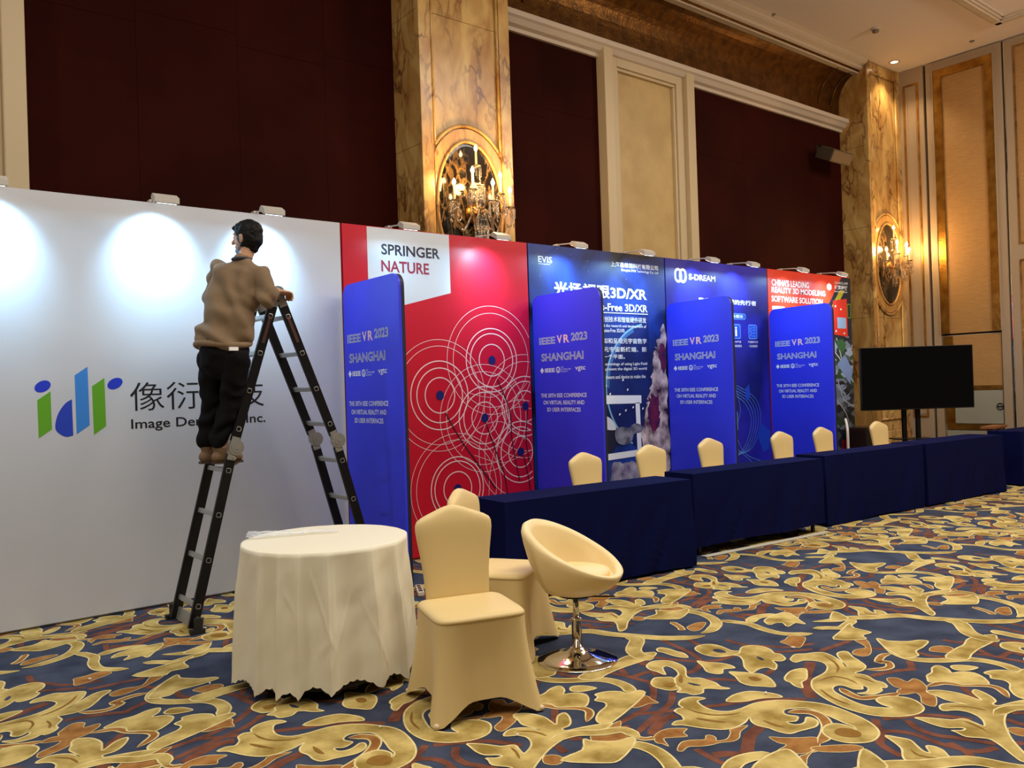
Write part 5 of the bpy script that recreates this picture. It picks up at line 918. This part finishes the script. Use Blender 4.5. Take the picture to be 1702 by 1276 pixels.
# ---------------------------------------------------------------- the man on the ladder
SKIN = mat('skin', rgb(186, 140, 106), .5); HAIR = mat('black_hair', rgb(8, 7, 8), .6, spec=.2, bump=.9, bscale=90, stretch=(1, 1, .25))
SWEAT = mat('tan_sweatshirt', rgb(128, 106, 80), .85, var=rgb(118, 97, 72), scale=5, bump=.15, bscale=200); TROU = mat('black_trousers', rgb(10, 9, 11), .85, spec=.15, bump=.2, bscale=120)
SHOE = mat('tan_suede_boot', rgb(112, 88, 62), .8, bump=.2, bscale=80); SOLE = mat('boot_sole', rgb(66, 50, 38), .8); MASK = mat('blue_face_mask', rgb(120, 160, 205), .7)
O = Vector((2.06, 5.72, 0))
RV = Vector((.779, -.627, 0)); FV = Vector((.627, .779, 0))
def V(*p): return Vector(p)-O
J = dict(head=V(2.236, 5.646, 2.624), neck=V(2.188, 5.633, 2.473), shL=V(2.101, 5.832, 2.430), shR=V(2.282, 5.532, 2.395), chest=V(2.179, 5.666, 2.299), waist=V(2.100, 5.678, 2.049), pelvis=V(2.066, 5.693, 1.872),
         hipL=V(2.018, 5.795, 1.828), hipR=V(2.118, 5.613, 1.811), kneeL=V(2.024, 5.842, 1.505), kneeR=V(2.106, 5.699, 1.484), ankL=V(2.000, 5.894, 1.160), ankR=V(2.045, 5.771, 1.150),
         elR=V(2.290, 5.465, 2.205), wrR=V(2.405, 5.560, 2.262), elL=V(2.106, 6.007, 2.250), wrL=V(2.370, 5.955, 2.245))
def cap(bm, p0, p1, r0, r1, wide=None, n=20, seg=5):
    """tapered limb segment with rounded ends; r = (half width along 'wide', half depth) or a number"""
    p0, p1 = Vector(p0), Vector(p1); z = p1-p0; L = z.length; z.normalize()
    w = Vector(wide) if wide is not None else RV
    x = (w-z*w.dot(z)); x = x.normalized() if x.length > 1e-4 else z.orthogonal().normalized(); y = z.cross(x)
    a = (r0, r0) if not isinstance(r0, (tuple, list)) else r0; b = (r1, r1) if not isinstance(r1, (tuple, list)) else r1
    R = []
    def ring(c, ra, rb): R.append([c+x*ra*math.cos(2*PI*i/n)+y*rb*math.sin(2*PI*i/n) for i in range(n)])
    for i in range(1, seg+1): q = i/seg*PI/2; ring(p0-z*min(a)*math.cos(q), a[0]*math.sin(q), a[1]*math.sin(q))
    for i in range(1, seg+1): q = i/seg*PI/2; ring(p1+z*min(b)*math.sin(q)*.999, b[0]*max(math.cos(q), .05), b[1]*max(math.cos(q), .05)) if i else None
    ins = [p0.lerp(p1, i/6) for i in range(1, 7)]
    body = []
    for i in range(1, 7):
        k = i/6; c = p0.lerp(p1, k); ra = a[0]+(b[0]-a[0])*k; rb = a[1]+(b[1]-a[1])*k
        body.append([c+x*ra*math.cos(2*PI*j/n)+y*rb*math.sin(2*PI*j/n) for j in range(n)])
    R = R[:seg]+body+R[seg:]
    rings(bm, R)
def fuse(name, bm, voxel, m, parent, smooth_n=4, fn=None, **k):
    bmesh.ops.recalc_face_normals(bm, faces=bm.faces[:])
    me = bpy.data.meshes.new('tmp'); bm.to_mesh(me); bm.free()
    o = bpy.data.objects.new('tmp', me); COL.objects.link(o)
    r = o.modifiers.new('r', 'REMESH'); r.mode = 'VOXEL'; r.voxel_size = voxel
    if smooth_n: s = o.modifiers.new('s', 'SMOOTH'); s.iterations = smooth_n; s.factor = .5
    bpy.context.view_layer.update()
    me2 = bpy.data.meshes.new_from_object(o.evaluated_get(bpy.context.evaluated_depsgraph_get()))
    bpy.data.objects.remove(o); bpy.data.meshes.remove(me)
    if fn:
        nrm = [v.normal.copy() for v in me2.vertices]
        for v, n_ in zip(me2.vertices, nrm): v.co = v.co+n_*fn(v.co, n_)
        me2.update()
    return link(name, me2, m, parent, smooth=True, **k)
man = thing('person', 'man in a tan sweatshirt and black trousers standing on the ladder, seen from behind', 'person', O)
# body: one continuous figure
bm = bmesh.new()
FD = Vector((.92, .40, 0)).normalized()       # where the body faces
SD = Vector((-.40, .92, 0)).normalized()*-1   # towards his right
HF = Vector((-.62, .78, 0)).normalized()      # the head is turned towards the wall
HS = Vector((0, 0, 1)).cross(HF)*-1
h = J['head']
cap(bm, h+Vector((0, 0, .035)), h+Vector((0, 0, -.02))+HF*.01, (.074, .092), (.066, .082), HS)
cap(bm, h+HF*.035+Vector((0, 0, -.03)), h+HF*.055+Vector((0, 0, -.085)), (.054, .05), (.034, .032), HS)    # face to chin
cap(bm, h+HF*.090+Vector((0, 0, .012)), h+HF*.108+Vector((0, 0, -.022)), .008, .014)                       # nose
cap(bm, h+HF*.082+Vector((0, 0, -.055))-HS*.016, h+HF*.082+Vector((0, 0, -.055))+HS*.016, .008, .008)       # lips
for s in (-1, 1):
    cap(bm, h+HS*s*.078+Vector((0, 0, .012))-HF*.005, h+HS*s*.076+Vector((0, 0, -.028))+HF*.004, (.012, .022), (.009, .013), HS)   # ears
    cap(bm, h+HF*.080+HS*s*.014+Vector((0, 0, .030)), h+HF*.070+HS*s*.050+Vector((0, 0, .030)), .009, .008)  # brows
cap(bm, h+Vector((0, 0, -.05))-HF*.015, J['neck']+Vector((0, 0, -.02))+FD*.012, .048, .050)
cap(bm, J['shL']*.8+J['shR']*.2+Vector((0, 0, -.04)), J['shR']*.8+J['shL']*.2+Vector((0, 0, -.04)), .046, .046, Vector((0, 0, 1)))
cap(bm, J['chest']+Vector((0, 0, .06)), J['waist'], (.135, .088), (.115, .080), SD); cap(bm, J['waist'], J['pelvis'], (.115, .08), (.130, .09), SD)
for S in 'LR':
    cap(bm, J['sh'+S]+Vector((0, 0, -.035)), J['el'+S], .040, .036); cap(bm, J['el'+S], J['wr'+S], .036, .024)
    cap(bm, J['hip'+S], J['knee'+S], .076, .050); cap(bm, J['knee'+S], J['ank'+S], .048, .036)
    cap(bm, J['ank'+S], J['ank'+S]+Vector((.10, 0, -.06)), .036, .03)
# hands closed over the top hinges of the ladder
def hand(wr, palm_dir, down, side, thumb_side):
    palm = wr+palm_dir*.055; cap(bm, wr, palm+palm_dir*.02, (.030, .015), (.036, .014), side)
    for i, (L1, off) in enumerate(((.040, -.030), (.046, -.010), (.043, .010), (.034, .029))):
        a = palm+palm_dir*.030+side*off; b = a+palm_dir*L1+down*.006; c = b+palm_dir*.008+down*.030; d_ = c-palm_dir*.010+down*.018
        cap(bm, a, b, .0095, .0088); cap(bm, b, c, .0088, .0080); cap(bm, c, d_, .0080, .0070)
    a = wr+palm_dir*.020+side*thumb_side*.026; b = a+palm_dir*.030+side*thumb_side*.022+down*.012; c = b+palm_dir*.026+side*thumb_side*.004+down*.018
    cap(bm, a, b, .0115, .0100); cap(bm, b, c, .0100, .0080)
hand(J['wrR'], Vector((.86, .42, -.02)).normalized(), Vector((.0, .0, -1)), Vector((.42, -.86, 0)).normalized(), -1)
hand(J['wrL'], Vector((.98, -.06, -.05)).normalized(), Vector((.0, .0, -1)), Vector((-.06, -.98, 0)).normalized(), 1)
body = fuse('body', bm, .0052, SKIN, man, 3, label='bare head, neck, forearms and hands')
EYEW = mat('eye_white', rgb(230, 226, 220), .3); EYED = mat('eye_dark', rgb(24, 16, 12), .2)
for s in (-1, 1):
    bm = bmesh.new(); ball(bm, h+HF*.078+HS*s*.032+Vector((0, 0, .008)), .012, 2); e = obj('eye', bm, EYEW, man, smooth=True)
    bm = bmesh.new(); ball(bm, h+HF*.0875+HS*s*.032+Vector((0, 0, .008)), .005, 1); obj('iris', bm, EYED, e, smooth=True)
# hair
bm = bmesh.new()
cap(bm, h+Vector((0, 0, .045))-HF*.012, h+Vector((0, 0, -.005))-HF*.022, (.088, .100), (.086, .088), HS)
cap(bm, h+Vector((0, 0, -.01))-HF*.045, h+Vector((0, 0, -.075))-HF*.045, (.072, .046), (.048, .028), HS)
cap(bm, h+HF*.05+Vector((0, 0, .085)), h-HF*.03+Vector((0, 0, .10)), (.050, .03), (.06, .03), HS)
cap(bm, h+HF*.075+Vector((0, 0, .075))-HS*.03, h+HF*.085+Vector((0, 0, .055))+HS*.03, .020, .020)
cap(bm, h-HF*.09+Vector((0, 0, .06)), h-HF*.118+Vector((0, 0, .052)), .018, .004); cap(bm, h-HF*.08+Vector((0, 0, .03))+HS*.03, h-HF*.108+Vector((0, 0, .012))+HS*.03, .018, .004)
fuse('hair', bm, .007, HAIR, man, 2, fn=lambda c, n_: .007*noise.noise(c*34)+.004*noise.noise(c*80))
# mask pulled under the chin, seen at the jaw
bm = bmesh.new(); cap(bm, h+HF*.062+Vector((0, 0, -.082)), h+HF*.03+Vector((0, 0, -.105)), (.046, .022), (.05, .02), HS)
for s in (-1, 1): tube(bm, [h+HF*.05+HS*s*.045+Vector((0, 0, -.075)), h+HF*.01+HS*s*.074+Vector((0, 0, -.045)), h-HF*.012+HS*s*.088+Vector((0, 0, .0))], .003, 6)
obj('face_mask', bm, MASK, man, smooth=True, label='pale blue face mask under the chin')
# sweatshirt
def folds(c, n_):
    u = c.dot(RV); z = c.z
    f_ = .012*math.sin((z-1.9)*34+u*22+3*noise.noise(c*6))*max(0, 1-abs(z-2.02)/.25)
    f_ += .008*math.sin(u*38+z*16+4*noise.noise(c*5))
    return f_*1.25+.008*noise.noise(c*13)
bm = bmesh.new()
c_up = (J['shL']+J['shR'])/2
cap(bm, J['shL']*.9+J['shR']*.1+Vector((0, 0, -.02)), J['shR']*.86+J['shL']*.14+Vector((0, 0, -.02)), .066, .066, Vector((0, 0, 1)))
cap(bm, J['shR']+Vector((0, 0, -.03)), J['neck']+Vector((0, 0, -.055)), .058, .062); cap(bm, J['shL']+Vector((0, 0, -.03)), J['neck']+Vector((0, 0, -.055)), .058, .062); cap(bm, J['neck']+Vector((0, 0, -.032)), c_up+Vector((0, 0, -.05)), (.078, .070), (.16, .10), SD)
cap(bm, J['chest']+Vector((0, 0, .05))-FD*.01, J['waist']-FD*.005, (.185, .120), (.178, .125), RV)
cap(bm, J['waist'], J['pelvis']+Vector((0, 0, .055))-RV*.005, (.180, .128), (.192, .130), RV)
cap(bm, J['waist']-RV*.13+Vector((0, 0, -.03)), J['pelvis']-RV*.14+Vector((0, 0, .07)), .05, .055)
cap(bm, J['shR']+Vector((0, 0, -.025))-RV*.012, J['elR'], .068, .066); cap(bm, J['elR'], J['elR'].lerp(J['wrR'], .55), .064, .046)
cap(bm, J['elR']+Vector((0, 0, .035)), J['elR']+Vector((.02, .02, -.01)), .055, .06)
cap(bm, J['shL'], J['elL'], .070, .060); cap(bm, J['elL'], J['elL'].lerp(J['wrL'], .6), .058, .045)
cap(bm, J['shL']-RV*.015+Vector((0, 0, -.12)), J['shL']-RV*.055+Vector((0, 0, -.22)), .05, .04)
sw = fuse('sweatshirt', bm, .009, SWEAT, man, 9, fn=folds)
bm = bmesh.new(); P = []
for i in range(33):
    a = 2*PI*i/32; P.append(J['pelvis']+Vector((0, 0, .022+.012*math.sin(a*2)))-RV*.005+RV*.178*math.cos(a)+FV*.118*math.sin(a))
tube(bm, P, .024, 8); fuse('hem_band', bm, .009, SWEAT, sw, 2)
bm = bmesh.new(); P = [J['neck']+Vector((0, 0, .004))+SD*.060*math.cos(2*PI*i/24)+FD*(.060*math.sin(2*PI*i/24)) for i in range(25)]; tube(bm, P, .011, 8); obj('collar', bm, mat('dark_collar', rgb(40, 42, 56), .8), sw, smooth=True, label='dark shirt collar above the sweatshirt')
# trousers
def tf(c, n_):
    k = 1 if c.z < 1.55 else .5
    return .010*k*math.sin(c.z*46+5*noise.noise(c*7))*.8+.010*noise.noise(c*11)
bm = bmesh.new()
cap(bm, J['waist']+Vector((0, 0, -.10)), J['pelvis'], (.140, .09), (.166, .115), RV)
cap(bm, J['pelvis'], (J['hipL']+J['hipR'])/2+Vector((0, 0, -.05)), (.168, .125), (.160, .115), RV)
for S, e in (('L', 0), ('R', 0)):
    cap(bm, J['hip'+S]+Vector((0, 0, -.02)), J['knee'+S], (.094, .098), (.074, .074), RV); cap(bm, J['knee'+S], J['ank'+S]+Vector((0, 0, .08)), (.075, .075), (.060, .060), RV)
    cap(bm, J['ank'+S]+Vector((0, 0, .12)), J['ank'+S]+Vector((0, 0, .07)), (.066, .066), (.058, .06), RV)
tr = fuse('trousers', bm, .009, TROU, man, 4, fn=tf)
bm = bmesh.new(); c = J['pelvis']+RV*.105-FV*.115+Vector((0, 0, -.015)); box(bm, c.x-.03, c.x+.03, c.y-.008, c.y+.008, c.z-.012, c.z+.012); obj('pocket_card', bm, WHITE, tr, label='white tag at the back pocket')
# boots
for S, dx, yaw in (('L', -.005, .15), ('R', 0, -.05)):
    a = J['ank'+S]; D_ = Vector((math.cos(yaw), math.sin(yaw), 0)); sole = 1.085
    bm = bmesh.new(); heel = Vector((a.x, a.y, sole+.04))-D_*.02; toe = Vector((a.x, a.y, sole+.034))+D_*.125; W_ = Vector((-D_.y, D_.x, 0))
    cap(bm, heel, toe, (.040, .040), (.044, .030), W_); cap(bm, a+Vector((0, 0, .05)), heel+D_*.04, (.048, .05), (.042, .044), W_); cap(bm, heel+D_*.05+Vector((0, 0, .03)), toe-D_*.03, (.04, .035), (.04, .03), W_)
    b = fuse('boot', bm, .007, SHOE, man, 3)
    bm = bmesh.new(); P = [heel-D_*.034+W_*.022, heel-D_*.034-W_*.022, heel+D_*.06-W_*.030, toe-W_*.036, toe+D_*.03-W_*.018, toe+D_*.03+W_*.018, toe+W_*.036, heel+D_*.06+W_*.030]
    rings(bm, [[Vector((p.x, p.y, sole-.006)) for p in P], [Vector((p.x, p.y, sole+.010)) for p in P]]); obj('sole', bm, SOLE, b)
